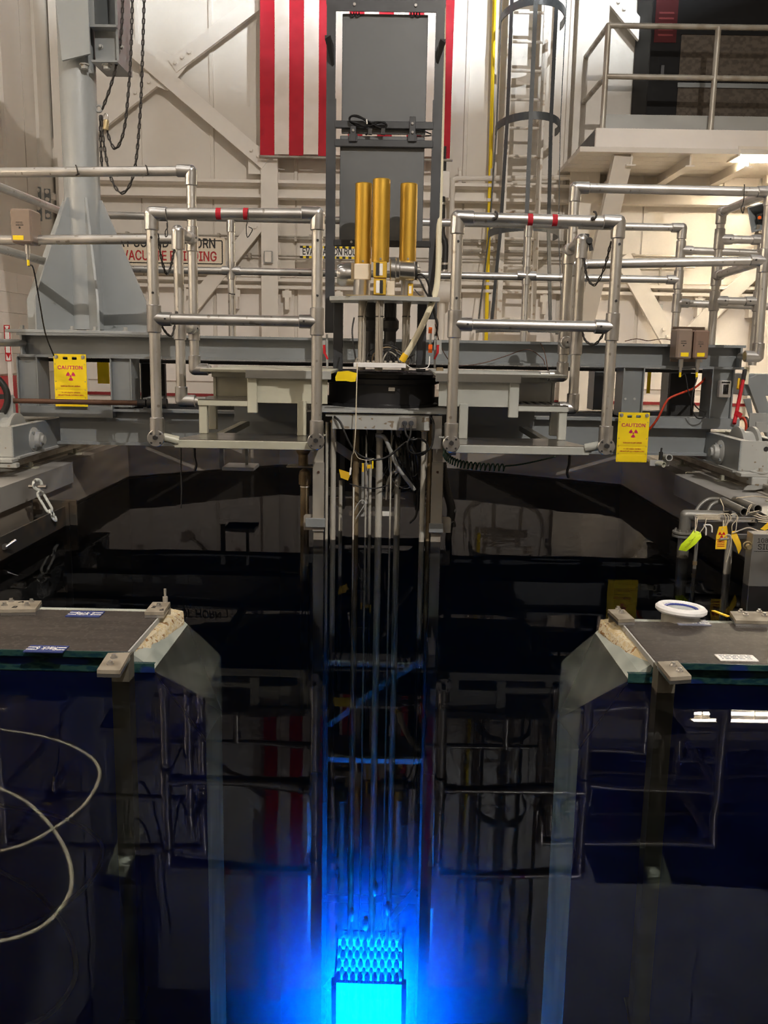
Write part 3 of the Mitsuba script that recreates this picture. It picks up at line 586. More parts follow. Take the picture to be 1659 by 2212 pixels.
k = thing('hoist_chain', 'black hoist chain looping beside the jib crane column', 'chain')
yc = 6.0
chain(k, [P(266, -30, yc), P(262, 70, yc), P(250, 145, yc), P(236, 195, yc), P(221, 236, yc)], .030, .021, .0048, 'chain_black')
chain(k, [P(286, -30, yc), P(284, 80, yc), P(278, 190, yc), P(268, 280, yc), P(251, 322, yc), P(238, 305, yc), P(231, 280, yc)], .030, .021, .0048, 'chain_black')
chain(k, [P(312, -30, yc - .03), P(309, 80, yc - .03), P(303, 240, yc - .03), P(290, 370, yc - .03), P(265, 418, yc - .03), P(240, 385, yc - .03), P(224, 310, yc - .03), P(219, 250, yc - .03)], .030, .021, .0048, 'chain_black')
chain(k, [P(217, 250, yc), P(217, 300, yc), P(220, 358, yc), P(222, 372, yc)], .030, .021, .0048, 'chain_black')
q = P(229, 268, yc - .03)
k = thing('padlock', 'small brass coloured padlock holding the hoist chain at the crane column', 'padlock')
part(k, 'body', lathe([(0, -.035), (.014, -.035), (.017, -.03), (.017, .02), (.014, .026), (0, .026)], q, (.12, 0, 1), 16), 'brass_bolt')
part(k, 'shackle', tube(curve([q + [-.010, 0, .02], q + [-.011, 0, .05], q + [0, 0, .062], q + [.011, 0, .05], q + [.010, 0, .02]]), .004, 8), 'chain_steel')

# ------------------------------------------------------------------ flag on the back wall
FY = 10.95
k = thing('flag', 'big flag with red and white stripes hanging on the back wall', 'flag')
fx0, fx1 = X(564, 170, FY), X(977, 170, FY); fz0 = Z(334, 640, FY); w = (fx1 - fx0) / 13
for i in range(13):
    top = fz0 + 2.75 if i >= 6 else fz0 + 4.3
    uu = np.linspace(0, 1, 5); zz_ = np.linspace(0, 1, 26); V = []
    for zq in zz_:
        for u in uu:
            z = fz0 + (top - fz0) * zq - (.012 if i % 2 == 0 else .0) * (1 - zq); x = fx0 + w * (i + u) + (.012 * math.sin(z * 3 + i)) * (z - fz0) * .15 - .02 * (1 - (z - fz0) / 4) * (1 - i / 13)
            V.append((x, FY + .018 * math.sin((i + u) * .9 + z * .5) + .006 * math.sin((i + u) * 3.1 + z * 4), z))
    V = np.array(V); n_ = len(uu); a = (np.arange(25)[:, None] * n_ + np.arange(4)).ravel()
    F = np.vstack([np.c_[a, a + 1, a + n_ + 1], np.c_[a, a + n_ + 1, a + n_]])
    VV = np.vstack([V, V + [0, .004, 0]]); FF = np.vstack([F, F[:, ::-1] + len(V)])
    part(k, 'stripe', trimesh.Trimesh(VV, FF, process=False), 'flag_red' if i % 2 == 0 else 'flag_white', 'red cloth stripe' if i % 2 == 0 else 'white cloth stripe', smooth=True)
part(k, 'canton', bx(fx0 + 6 * w, fx1, FY + .0, FY + .008, fz0 + 2.75, fz0 + 4.3), 'flag_blue', 'blue cloth field')
part(k, 'rod', rod((fx0 - .03, FY, fz0 - .025), (fx1 + .03, FY, fz0 - .035), .014, 10), 'dull_steel')

# ------------------------------------------------------------------ signs
def sign_plate(x0, x1, y, z0, z1, t=.004, rad=.0):
    g = sbox(x0, z0, x1, z1)
    if rad: g = g.buffer(-rad).buffer(rad, 6)
    return ext(g, 'y', y - t, y)
SY = 10.9
def standoffs(k, x0, x1, z):
    for x in (x0 + .1, x1 - .1): part(k, 'standoff', bx(x - .015, x + .015, SY, WY - .02, z - .015, z + .015), 'wall_trim')
k = thing('evacuation_sign', 'cream sign with black and red lettering behind the left railing', 'sign')
sx0, sx1, sz0, sz1 = X(234, 545, SY), X(487, 545, SY), Z(576, 400, SY), Z(512, 400, SY)
part(k, 'panel', sign_plate(sx0, sx1, SY, sz0, sz1, .006, .03), 'cream')
g = sbox(sx0 + .03, sz0 + .03, sx1 - .03, sz1 - .03).buffer(-.02).buffer(.02, 6)
standoffs(k, sx0, sx1, (sz0 + sz1) / 2)
part(k, 'border', ext(g.difference(g.buffer(-.012)), 'y', SY - .009, SY - .006), 'ink')
part(k, 'lettering', text('AT SOUND OF HORN', .105, ((sx0 + sx1) / 2, SY - .006, sz0 + .215), width=(sx1 - sx0) * .83, bold=True, depth=.003), 'ink')
part(k, 'lettering', text('EVACUATE BUILDING', .105, ((sx0 + sx1) / 2, SY - .006, sz0 + .068), width=(sx1 - sx0) * .85, bold=True, depth=.003), 'sign_red')
k = thing('evacuation_route_sign', 'narrow white sign with yellow and black hazard stripes behind the control rod drives', 'sign')
sx0, sx1, sz0, sz1 = X(648, 546, SY), X(792, 546, SY), Z(559, 715, SY), Z(532, 715, SY)
part(k, 'panel', sign_plate(sx0, sx1, SY, sz0, sz1, .006), 'tag_white')
part(k, 'lettering', text('EVACUATION ROUTE', .075, ((sx0 + sx1) / 2, SY - .006, sz0 + .042), width=(sx1 - sx0) * .92, bold=True, depth=.003), 'ink')
standoffs(k, sx0, sx1, (sz0 + sz1) / 2)
n = 22; dx = (sx1 - sx0) / n
for i in range(n):
    for za, zb_ in ((sz0, sz0 + .026), (sz1 - .026, sz1)): part(k, 'hazard_stripe', ext([(sx0 + i * dx, za), (sx0 + (i + 1) * dx, za), (sx0 + (i + 1) * dx - .0, zb_), (sx0 + i * dx + .0, zb_)], 'y', SY - .008, SY - .006), 'yellow' if i % 2 else 'ink')
# caution signs
def trefoil(cx_, cz, R, y):
    gs = []
    for a in (90, 210, 330):
        aa = np.radians(np.linspace(a - 30 + 180, a + 30 + 180, 9)) if False else np.radians(np.linspace(a + 180 - 30, a + 180 + 30, 9))
        gs.append(Polygon([(cx_ + .32 * R * math.cos(aa[0]), cz + .32 * R * math.sin(aa[0]))] + [(cx_ + R * math.cos(t), cz + R * math.sin(t)) for t in aa] + [(cx_ + .32 * R * math.cos(t), cz + .32 * R * math.sin(t)) for t in aa[::-1]]).buffer(0))
    gs.append(Point(cx_, cz).buffer(.19 * R))
    return cat([ext(q, 'y', y - .0015, y) for q in gs])
def caution(px0, px1, py0, py1, Y, lab):
    k = thing('caution_sign', lab, 'sign')
    x0, x1, z0, z1 = X(px0, (py0 + py1) / 2, Y), X(px1, (py0 + py1) / 2, Y), Z(py1, (px0 + px1) / 2, Y), Z(py0, (px0 + px1) / 2, Y)
    w, h, xm = x1 - x0, z1 - z0, (x0 + x1) / 2
    g = sbox(x0, z0, x1, z1)
    for s in (-1, 1): g = g.difference(sbox(xm + s * w * .14 - w * .055, z1 - h * .092, xm + s * w * .14 + w * .055, z1 - h * .066).buffer(.004))
    part(k, 'panel', ext(g, 'y', Y - .004, Y), 'yellow')
    for fz, fh in ((.39, .115), (.24, .125), (.08, .13)): part(k, 'text_strip', bx(x0 + w * .04, x1 - w * .04, Y - .007, Y - .004, z0 + h * (fz - fh / 2), z0 + h * (fz + fh / 2)), 'yellow')
    part(k, 'lettering', text('CAUTION', h * .065, (xm, Y - .004, z0 + h * .715), width=w * .76, bold=True), 'magenta')
    part(k, 'trefoil', trefoil(xm + w * .01, z0 + h * .585, h * .088, Y - .004), 'magenta')
    part(k, 'lettering', text('RADIATION AREA', h * .026, (xm, Y - .007, z0 + h * .378), width=w * .60, bold=True), 'sign_red')
    part(k, 'lettering', text('0-05 mR/hr WHEN', h * .020, (xm, Y - .007, z0 + h * .258), width=w * .56, bold=True), 'sign_red')
    part(k, 'lettering', text('REACTOR IS OPERATING', h * .022, (xm, Y - .007, z0 + h * .208), width=w * .78, bold=True), 'sign_red')
    for s in (-1, 1):
        part(k, 'mounting_bolt', hexbolt((xm + s * w * .41, Y - .004, z1 - h * .055), FR, .009, .012), 'stainless')
        for fz in (.03, .165, .32, .48, .81): part(k, 'rivet', disc((xm + s * w * .45, Y - .004, z0 + h * fz), FR, .0028, .003, 8), 'dull_steel')
caution(118, 188, 765, 878, 5.725, 'yellow caution sign hung on the left bridge beam')
caution(1333, 1400, 891, 998, 5.715, 'yellow caution sign hung on the right bridge beam')
q = P(226, 805, 6.7); solo('yellow_notice', bx(q[0] - .05, q[0] + .035, 6.69, 6.70, q[2] - .08, q[2] + .08), 'yellow', 'plain yellow plate seen between the left bridge uprights', 'sign')
q = P(1401, 826, 6.7); solo('yellow_notice', bx(q[0] - .012, q[0] + .012, 6.69, 6.70, q[2] - .08, q[2] + .09), 'yellow', 'narrow yellow plate seen between the right bridge uprights', 'sign')
k = thing('arrow_sign', 'tall narrow white sign with red arrows on the left wall', 'sign')
ay = 9.4; q0, q1 = P(8, 702, ay), P(25, 776, ay); xa, xb, za, zb_ = q0[0], q1[0], q1[2] - .02, q0[2]
part(k, 'panel', bx(xa, xb, ay, ay + .01, za, zb_), 'tag_white')
g = sbox(xa, za, xb, zb_); part(k, 'border', ext(g.difference(g.buffer(-.008)), 'y', ay - .003, ay), 'red_paint')
xm, hw_ = (xa + xb) / 2, (xb - xa) / 2 * .8
part(k, 'arrow', ext([(xm - hw_, zb_ - .012), (xm - hw_, zb_ - .07), (xm + hw_, zb_ - .07), (xm + hw_, zb_ - .012), (xm, zb_ - .055)], 'y', ay - .003, ay), 'red_paint')
part(k, 'arrow', ext([(xm - hw_, za + .085), (xm + hw_, za + .085), (xm, za + .025)], 'y', ay - .003, ay), 'red_paint')
part(k, 'post', bx(xm - .02, xm + .02, ay + .01, ay + .03, FL, zb_), 'wall_white')

# ------------------------------------------------------------------ ladder with cage, yellow pipe, wall conduits
LY = 10.95
k = thing('caged_ladder', 'white wall ladder inside a grey safety cage', 'ladder')
lx0, lx1 = X(1091, 350, LY), X(1166, 350, LY)
zlow = Z(708, 1130, LY)
for x in (lx0, lx1): part(k, 'side_rail', bx(x - .03, x + .03, LY - .02, LY + .02, zlow, 8.4, .003), 'ladder_white')
for z in np.arange(zlow + .1, 7.2, .305): part(k, 'rung', rod((lx0, LY, z), (lx1, LY, z), .016, 10), 'ladder_white')
part(k, 'bottom_bar', bx(lx0 - .06, lx1 + .12, LY - .05, LY + .03, zlow - .03, zlow + .05), 'ladder_white')
for z in np.arange(2.2, 8.2, 1.5):
    for x in (lx0, lx1): part(k, 'wall_bracket', bx(x - .02, x + .02, LY, WY, z, z + .05), 'ladder_white')
lxc = (lx0 + lx1) / 2 + .03
def hoop(z, rad, depth):
    a = np.linspace(math.radians(-14), math.radians(194), 25); out = [(lxc + rad * math.cos(t), LY - .06 - depth * max(-.25, math.sin(t))) for t in a]
    inn = [(lxc + (rad - .012) * math.cos(t), LY - .06 - (depth - .012) * max(-.25, math.sin(t))) for t in a]
    return ext(Polygon(out + inn[::-1]).buffer(0), 'z', z - .04, z + .04)
hz_ = [zlow - .03, Z(500, 1100, 10.6), Z(255, 1130, 10.4), Z(10, 1130, 10.4), 6.3, 7.6]; hr = [.50, .40, .36, .36, .36, .36]
for z, rr_ in zip(hz_, hr): part(k, 'hoop', hoop(z, rr_, .62 * rr_ / .36), 'cage_grey')
for a in (12, 60, 98, 140, 172):
    t = math.radians(a); pts = [(lxc + rr_ * math.cos(t), LY - .06 - .62 * rr_ / .36 * math.sin(t), z) for z, rr_ in zip(hz_, hr)]
    part(k, 'strap', cat([bar(p, q, .045, .008, (math.cos(t), -math.sin(t), 0)) for p, q in zip(pts[:-1], pts[1:])]), 'cage_grey')
k = thing('yellow_pipe', 'thin yellow pipe running up the wall left of the caged ladder', 'pipe')
a, b = P(1073, -200, 11.15), P(1050, 735, 11.15); part(k, 'pipe', rod((a[0], 11.15, a[2]), (b[0], 11.15, b[2]), .022, 10), 'yellow'); q = P(1062, 378, 11.15); part(k, 'coupling', rod(q - [0, 0, .07], q + [0, 0, .07], .027, 10), 'dull_steel')
cond = [((235, 507), (1240, 520), .012), ((600, 513), (1240, 528), .012), ((1000, 540), (1250, 548), .018), ((500, 549), (1250, 566), .010), ((0, 522), (450, 525), .012), ((1330, 552), (1659, 558), .018), ((1330, 566), (1500, 570), .010), ((1330, 575), (1500, 578), .012)]
cond_labels = ['upper thin conduit on the back wall left of the ladder', 'second thin conduit on the back wall left of the ladder', 'thicker conduit on the back wall behind the caged ladder', 'lowest thin conduit on the back wall passing the junction box', 'thin conduit on the back wall behind the jib crane', 'thicker conduit on the back wall at the far right', 'middle thin conduit on the back wall right of the knee brace', 'lowest thin conduit on the back wall right of the knee brace']
for ci_, (a, b, r_) in enumerate(cond):
    pa, pb = P(*a, 11.2), P(*b, 11.2); zc = (pa[2] + pb[2]) / 2
    k = thing('conduit', cond_labels[ci_], 'conduit', 'conduits along the back wall')
    part(k, 'pipe', rod((pa[0], 11.2, zc), (pb[0], 11.2, zc), r_, 8), 'dull_steel')
    for x in np.arange(pa[0] + .2, pb[0] - .1, 1.1): part(k, 'clip', bx(x, x + .03, 11.19, WY, zc - .03, zc + .03), 'dull_steel')
k = thing('water_pipe', 'white painted pipe with an elbow on the wall between flag and ladder', 'pipe')
pa, pb = P(978, 385, 11.1), P(1235, 378, 11.1)
part(k, 'pipe', tube(curve([(pa[0], 11.1, 1.9), (pa[0], 11.1, pa[2] - .1), (pa[0], 11.1, pa[2] - .03), (pa[0] + .06, 11.1, pa[2]), (pa[0] + .2, 11.1, pa[2]), (pb[0], 11.1, pa[2] + .03)], 6), .03, 10), 'wall_trim')
part(k, 'valve', join(disc((pa[0] + .08, 11.1, pa[2]), UP, .02, .1, 10), ball((pa[0] + .08, 11.1, pa[2] + .1), .028)), 'wall_trim')
k = thing('junction_box', 'small grey junction box on the white column left of the tower', 'junction box'); q = P(579, 555, 11.0)
part(k, 'box', bx(q[0] - .05, q[0] + .05, 11.0, 11.06, q[2] - .07, q[2] + .07, .006), 'grey_light'); part(k, 'cover', bx(q[0] - .038, q[0] + .038, 10.992, 11.0, q[2] - .06, q[2] + .06, .003), 'wall_trim')
k = thing('junction_box', 'white box on the wall beside the right post of the tower', 'junction box'); q = P(960, 400, 11.0)
part(k, 'box', bx(q[0] - .06, q[0] + .06, 10.95, 11.28, q[2] - .15, q[2] + .15, .008), 'wall_trim'); part(k, 'black_hose', tube(curve([q + [-.01, -.02, .15], q + [-.01, -.02, .25], q + [-.008, -.02, .42]]), .025, 10), 'rubber')
k = thing('black_duct', 'black drain hose with steel clamps on the wall right of the tower', 'hose')
pts = [P(955, 425, 10.9), P(955, 470, 10.9), P(955, 505, 10.9), P(962, 530, 10.9), P(960, 585, 10.9)]
part(k, 'hose', tube(curve(pts, 6), .036, 12), 'rubber')
for q in (P(955, 440, 10.9), P(961, 570, 10.9), P(961, 585, 10.9)): part(k, 'clamp', rod(q - [0, 0, .012], q + [0, 0, .012], .04, 14), 'stainless')
k = thing('wall_drum', 'pale round tank on the wall right of the tower', 'tank'); q = P(952, 630, 11.0)
part(k, 'body', disc((q[0] - .2, 11.0, q[2]), RT, .12, .34, 28, .02), 'wall_trim'); part(k, 'pipe', rod((q[0] + .02, 11.05, .6), (q[0] + .02, 11.05, q[2] - .1), .04, 12), 'wall_trim')
k = thing('switch_box', 'small white switch box with conduit on the far right wall', 'switch'); q = P(1423, 668, 11.2)
part(k, 'box', bx(q[0] - .06, q[0] + .05, 11.2, WY, q[2] - .05, q[2] + .06, .005), 'grey_light'); part(k, 'conduit', rod((q[0], 11.24, q[2] + .06), (q[0], 11.24, q[2] + .5), .012, 8), 'dull_steel')

# ------------------------------------------------------------------ mezzanine
MZ, MY0 = 3.375, 10.0
mx = 2.07
k = thing('mezzanine', 'cream painted steel mezzanine with timber deck high on the right', 'mezzanine')
part(k, 'front_channel', bx(mx, 6.15, MY0, MY0 + .05, MZ - .19, MZ, .004), 'wall_white')
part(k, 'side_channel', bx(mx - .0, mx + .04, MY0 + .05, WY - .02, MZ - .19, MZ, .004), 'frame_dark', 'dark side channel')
part(k, 'toe_board', bx(mx + .06, 6.15, MY0 + .1, MY0 + .12, MZ, MZ + .16), 'grey_light')
nb = 6
for i in range(nb):
    y0 = MY0 - .02 + i * (WY - MY0) / nb; part(k, 'deck_board', bx(mx - .16, 6.15, y0 + .004, y0 + (WY - MY0) / nb - .004, MZ - .24, MZ - .19), 'wall_paint')
for x in np.arange(mx + .35, 6.0, .62): part(k, 'joist', ext([(x, MZ - .36), (x + .10, MZ - .36), (x + .10, MZ - .345), (x + .058, MZ - .345), (x + .058, MZ - .24), (x + .042, MZ - .24), (x + .042, MZ - .345), (x, MZ - .345)], 'y', MY0 + .05, WY - .05), 'wall_paint')
a = P(1347, 318, MY0 + .1); b = P(1262, 705, 11.15)
part(k, 'knee_brace', bar((a[0], MY0 + .1, MZ - .24), (b[0], 11.15, b[2]), .20, .12), 'wall_trim')
part(k, 'knee_brace', bar((5.3, MY0 + .1, MZ - .24), (5.0, 11.15, b[2]), .20, .12), 'wall_trim')
k = thing('mezzanine_railing', 'bare steel pipe guard railing on the mezzanine', 'railing')
ry = MY0 + .05; xs_ = [X(1306, 200, ry), X(1541, 200, ry), 4.9, 6.1]; zt_ = Z(55, 1312, ry); zm_ = Z(165, 1310, ry)
for x in xs_: part(k, 'post', rod((x, ry, MZ), (x, ry, zt_ + .0), .03, 12), 'dull_steel')
yb_ = 11.15
part(k, 'post', rod((xs_[0] - .02, yb_, MZ), (xs_[0] - .02, yb_, zt_), .03, 12), 'dull_steel')
for z in (zt_, zm_):
    part(k, 'rail', rod((xs_[0], ry, z), (6.1, ry, z), .028, 12), 'dull_steel'); part(k, 'rail', rod((xs_[0], ry, z), (xs_[0] - .02, yb_, z), .028, 12), 'dull_steel'); part(k, 'corner', ball((xs_[0], ry, z), .029), 'dull_steel')
k = thing('air_unit', 'big black air unit with brown mesh panels on the mezzanine', 'air unit')
ux, uy = X(1402, 150, 10.55), 10.55
part(k, 'cabinet', bx(ux, 6.0, uy + .02, WY - .05, MZ, 5.6, .01), 'unit_black')
part(k, 'frame', join(bx(ux + .0, ux + .32, uy, uy + .02, MZ, 5.6), bx(ux + .32, 6.0, uy, uy + .02, Z(75, 1550, uy), 5.6), bx(ux + .32, 6.0, uy, uy + .02, MZ, MZ + .05)), 'unit_black')
part(k, 'mesh_panel', bx(ux + .33, 6.0, uy + .01, uy + .03, MZ + .05, Z(188, 1550, uy)), 'unit_mesh'); part(k, 'mesh_panel', bx(ux + .33, 6.0, uy + .01, uy + .03, Z(175, 1550, uy), Z(75, 1550, uy)), 'unit_mesh')
part(k, 'cross_bar', bx(ux + .32, 6.0, uy - .01, uy + .02, Z(190, 1550, uy), Z(180, 1550, uy)), 'grey_paint')
for z in (4.0, 4.9): part(k, 'latch', bx(ux + .12, ux + .16, uy - .03, uy, z, z + .15, .004), 'frame_dark')
sx_, sz_ = X(1432, 50, uy), Z(45, 1432, uy)
nt = part(k, 'notice', bx(ux + .03, ux + .27, uy - .006, uy, Z(92, 1425, uy), Z(0, 1425, uy) + .1), 'notice_red', 'dark red notice')
for i in range(5): part(nt, 'text_line', bx(ux + .07, ux + .23, uy - .008, uy - .006, Z(30 + 12 * i, 1425, uy), Z(26 + 12 * i, 1425, uy)), 'flag_red_dark')
k = thing('fluorescent_light', 'lit white fluorescent light under the mezzanine', 'light')
fxa, fyl = X(1582, 345, 10.15), 10.15; fz = Z(322, 1600, 10.12)
part(k, 'housing', join(bx(fxa, fxa + 1.65, fyl - .17, fyl + .17, fz - .03, fz), bx(fxa, fxa + .02, fyl - .17, fyl + .17, fz - .10, fz - .03)), 'shade_tin')
for dy in (-.09, .09): scene[key_for('tube', k)] = mikit.ply(rod((fxa + .03, fyl + dy, fz - .075), (fxa + 1.6, fyl + dy, fz - .075), .035, 12), 'white_paint', smooth=40, emitter=emitter((1.0, .84, .60), 170, 1.5))
k = thing('horn_speaker', 'grey horn loudspeaker pointing left at the right picture edge', 'loudspeaker')
q = P(1640, 470, 6.4); A = frame((-.45, -.85, -.12)); hsz = lambda w, h, d: [q + A @ np.array([sx * w, sy_ * h, d]) for sx in (-1, 1) for sy_ in (-1, 1)]
def loop(w, h, d): return [q + A @ np.array([sx * w, sy_ * h, d]) for sx, sy_ in ((-1, -1), (1, -1), (1, 1), (-1, 1))]
V = np.array(loop(.035, .03, -.12) + loop(.085, .06, .02) + loop(.078, .053, .02) + loop(.03, .025, -.10)); F = []
for s_ in range(3):
    for c_ in range(4): a_, b_ = s_ * 4 + c_, s_ * 4 + (c_ + 1) % 4; F += [[a_, b_, b_ + 4], [a_, b_ + 4, a_ + 4]]
F += [[0, 3, 2], [0, 2, 1], [12, 13, 14], [12, 14, 15]]
part(k, 'horn', trimesh.Trimesh(V, F, process=False), 'grey_paint', smooth=False); part(k, 'throat', bar(q + A @ [0, 0, -.09], q + A @ [0, 0, -.02], .03, .03), 'frame_dark'); part(k, 'driver_cap', disc(q + A @ [0, 0, -.02], A[:, 2], .012, .004, 12), 'orange')
part(k, 'bracket', join(rod(q + [0, 0, -.05], q + [.0, .03, -.11], .012, 8), rod(q + [.0, .03, -.11], q + [.3, .06, -.11], .012, 8)), 'dull_steel')
# ------------------------------------------------------------------ turntable drum and tower frame
TC = (-.065, 5.42)
k = thing('turntable_drum', 'black round turntable drum under the control rod drives', 'drum')
part(k, 'body', lathe([(0, .735), (.335, .735), (.335, .75), (.315, .755), (.315, .86), (.345, .87), (.345, .895), (.33, .90), (.33, .925), (0, .925)], (TC[0], TC[1], 0), UP, 56), 'drum_black')
for a in range(-90, 91, 15):
    t = math.radians(a - 90); part(k, 'bolt', hexbolt((TC[0] + .33 * math.cos(t), TC[1] + .33 * math.sin(t), .925), UP, .008, .012), 'drum_black')
part(k, 'label_plate', bx(X(839, 841, 5.1), X(853, 841, 5.1), 5.098, 5.104, Z(845, 846, 5.1), Z(837, 846, 5.1), .001), 'tag_white')
k = thing('support_plates', 'grey steel plates carrying the turntable drum between the steps', 'plate')
part(k, 'top_plate', bx(-.44, .36, 5.02, 5.78, .925, .935, .002), 'black_and_shade'); part(k, 'bottom_plate', bx(-.47, .31, 4.86, 5.75, .722, .735, .002), 'grey_light')
for s in (-1, 1):
    part(k, 'side_channel', join(bx(TC[0] + s * .40, TC[0] + s * .41, 4.95, 5.75, .735, .905), bx(TC[0] + s * .345, TC[0] + s * .42, 4.95, 5.75, .895, .905)), 'grey_light')
    for y in (4.9, 5.0): part(k, 'bolt', hexbolt((TC[0] + s * .375, y, .735), UP, .011, .022), 'grey_light')
k = thing('tower_frame', 'dark grey steel frame standing above the turntable with two grey panels', 'frame')
TY = 5.36
lx, rx = X(714, 400, TY), X(941, 400, TY); zt = Z(4, 830, TY)
pw = .046
lxb, rxb = lx + .004, rx - .004
for x, sgn in ((lx, 1), (rx, -1)):
    zend = Z(719, 712, TY) if sgn > 0 else Z(690, 935, TY)
    part(k, 'post', join(bx(x - pw / 2, x + pw / 2, TY, TY + .008, zend, zt), bx(x - sgn * pw / 2 - .004, x - sgn * pw / 2 + .004, TY, TY + .06, zend, zt), bx(x + sgn * pw / 2 - .004, x + sgn * pw / 2 + .004, TY + .0, TY + .03, zend, zt - .5)), 'frame_dark', smooth=False)
    xl = X(730, 720, TY - .03) if sgn > 0 else X(911, 720, TY - .03)
    part(k, 'leg', bx(xl - .027, xl + .027, TY - .03, TY + .03, .935, Z(645, 730, TY), .003), 'frame_dark')
    za, zb_ = (Z(88, 712, TY), Z(140, 712, TY)) if sgn > 0 else (Z(96, 950, TY), Z(135, 950, TY))
    br = part(k, 'side_bracket', hull([(x - sgn * .03, TY - .09, za), (x + sgn * .0, TY - .09, za), (x - sgn * .03, TY - .09, za - .02), (x + sgn * .012, TY, za - .02), (x + sgn * .016, TY, zb_), (x + sgn * .004, TY, zb_ - .01)]), 'black_and_shade')
zt2 = Z(18, 830, TY)
tb = part(k, 'top_bar', join(bx(lx + .02, rx - .02, TY - .008, TY + .0, Z(26, 830, TY), Z(9, 830, TY)), bx(lx - .03, rx + .03, TY, TY + .10, Z(9, 830, TY), zt + .25)), 'frame_dark')
for px in (766, 898): part(tb, 'bolt', disc((X(px, 12, TY), TY - .008, Z(12, 830, TY)), FR, .008, .008, 12), 'stainless')
for (pa, pb, m_) in ((262, 278, 'frame_dark'), (302, 318, 'frame_dark'), (519, 533, 'black_and_shade')):
    cb = part(k, 'cross_bar', bx(lx + .02, rx - .02, TY - .006, TY + .02, Z(pb, 830, TY), Z(pa, 830, TY), .003), m_)
    if pa == 519: part(cb, 'bolt', disc((X(759, 523, TY), TY - .006, Z(523, 759, TY)), FR, .007, .006, 10), 'stainless')
pu = part(k, 'upper_panel', bx(X(739, 150, TY + .03), X(922, 150, TY + .03), TY + .025, TY + .045, Z(287, 830, TY), Z(27, 830, TY), .003), 'panel_grey')
part(k, 'lower_panel', bx(X(734, 400, TY + .03), X(915, 400, TY + .03), TY + .025, TY + .045, Z(522, 830, TY), Z(292, 830, TY), .003), 'panel_grey')
for px in (761, 766.5 + 6, 891, 903): part(pu, 'hook', tube(curve([P(px - 3, 27, TY + .02), P(px - 3, 34, TY + .015), P(px + 3, 34, TY + .015), P(px + 3, 27, TY + .02)], 4), .004, 6), 'frame_dark')
for px, ya, yb_ in ((763, 272, 306), (891, 252, 306)):
    q0, q1 = P(px - 6, ya, TY - .012), P(px + 6, yb_, TY - .012)
    hg = part(k, 'hinge', join(bx(q0[0], q1[0], TY - .02, TY - .008, q1[2], q0[2], .002), bx(q0[0] - .008, q1[0] + .008, TY - .016, TY - .008, q1[2], q1[2] + .04, .002)), 'frame_dark')
    for py in ((282,) if px == 763 else (267, 286)): part(hg, 'bolt', disc((X(px, py, TY - .02), TY - .02, Z(py, px, TY - .02)), FR, .007, .008, 10), 'stainless')
k = thing('cable_coil', 'figure eight coil of dark grey cable on the tower crossbar', 'cable')
pts = [(790, 292), (797, 282), (780, 270), (757, 262), (757, 252), (772, 250), (795, 262), (820, 276), (833, 275), (831, 265), (815, 266), (795, 273), (770, 271), (756, 262), (760, 251), (782, 256), (800, 268), (826, 279), (835, 270), (822, 264), (800, 266), (790, 266)]
part(k, 'cable', tube(curve([P(x, y, TY - .02 - .004 * (i % 4)) for i, (x, y) in enumerate(pts)], 8), .0048, 8), 'unit_black', smooth=True)
part(k, 'tie', rod(P(792, 258, TY - .04), P(793, 268, TY - .04), .004, 6), 'tag_white')
for px in (800, 828): part(k, 'plug', bar(P(px, 278, TY - .025), P(px - 1, 291, TY - .025), .022, .018), 'rubber')
for i, (a, b) in enumerate((((890, 280), (932, 290)), ((895, 294), (932, 293)))):
    wire('panel_cable', [P(a[0], a[1], TY - .01), P((a[0] + b[0]) / 2, a[1] + 2 - 2 * i, TY - .012), P(*b, TY)], .0035, 'unit_black', f'{"upper" if i == 0 else "lower"} of two thin dark cables on the right side of the tower', n=6)

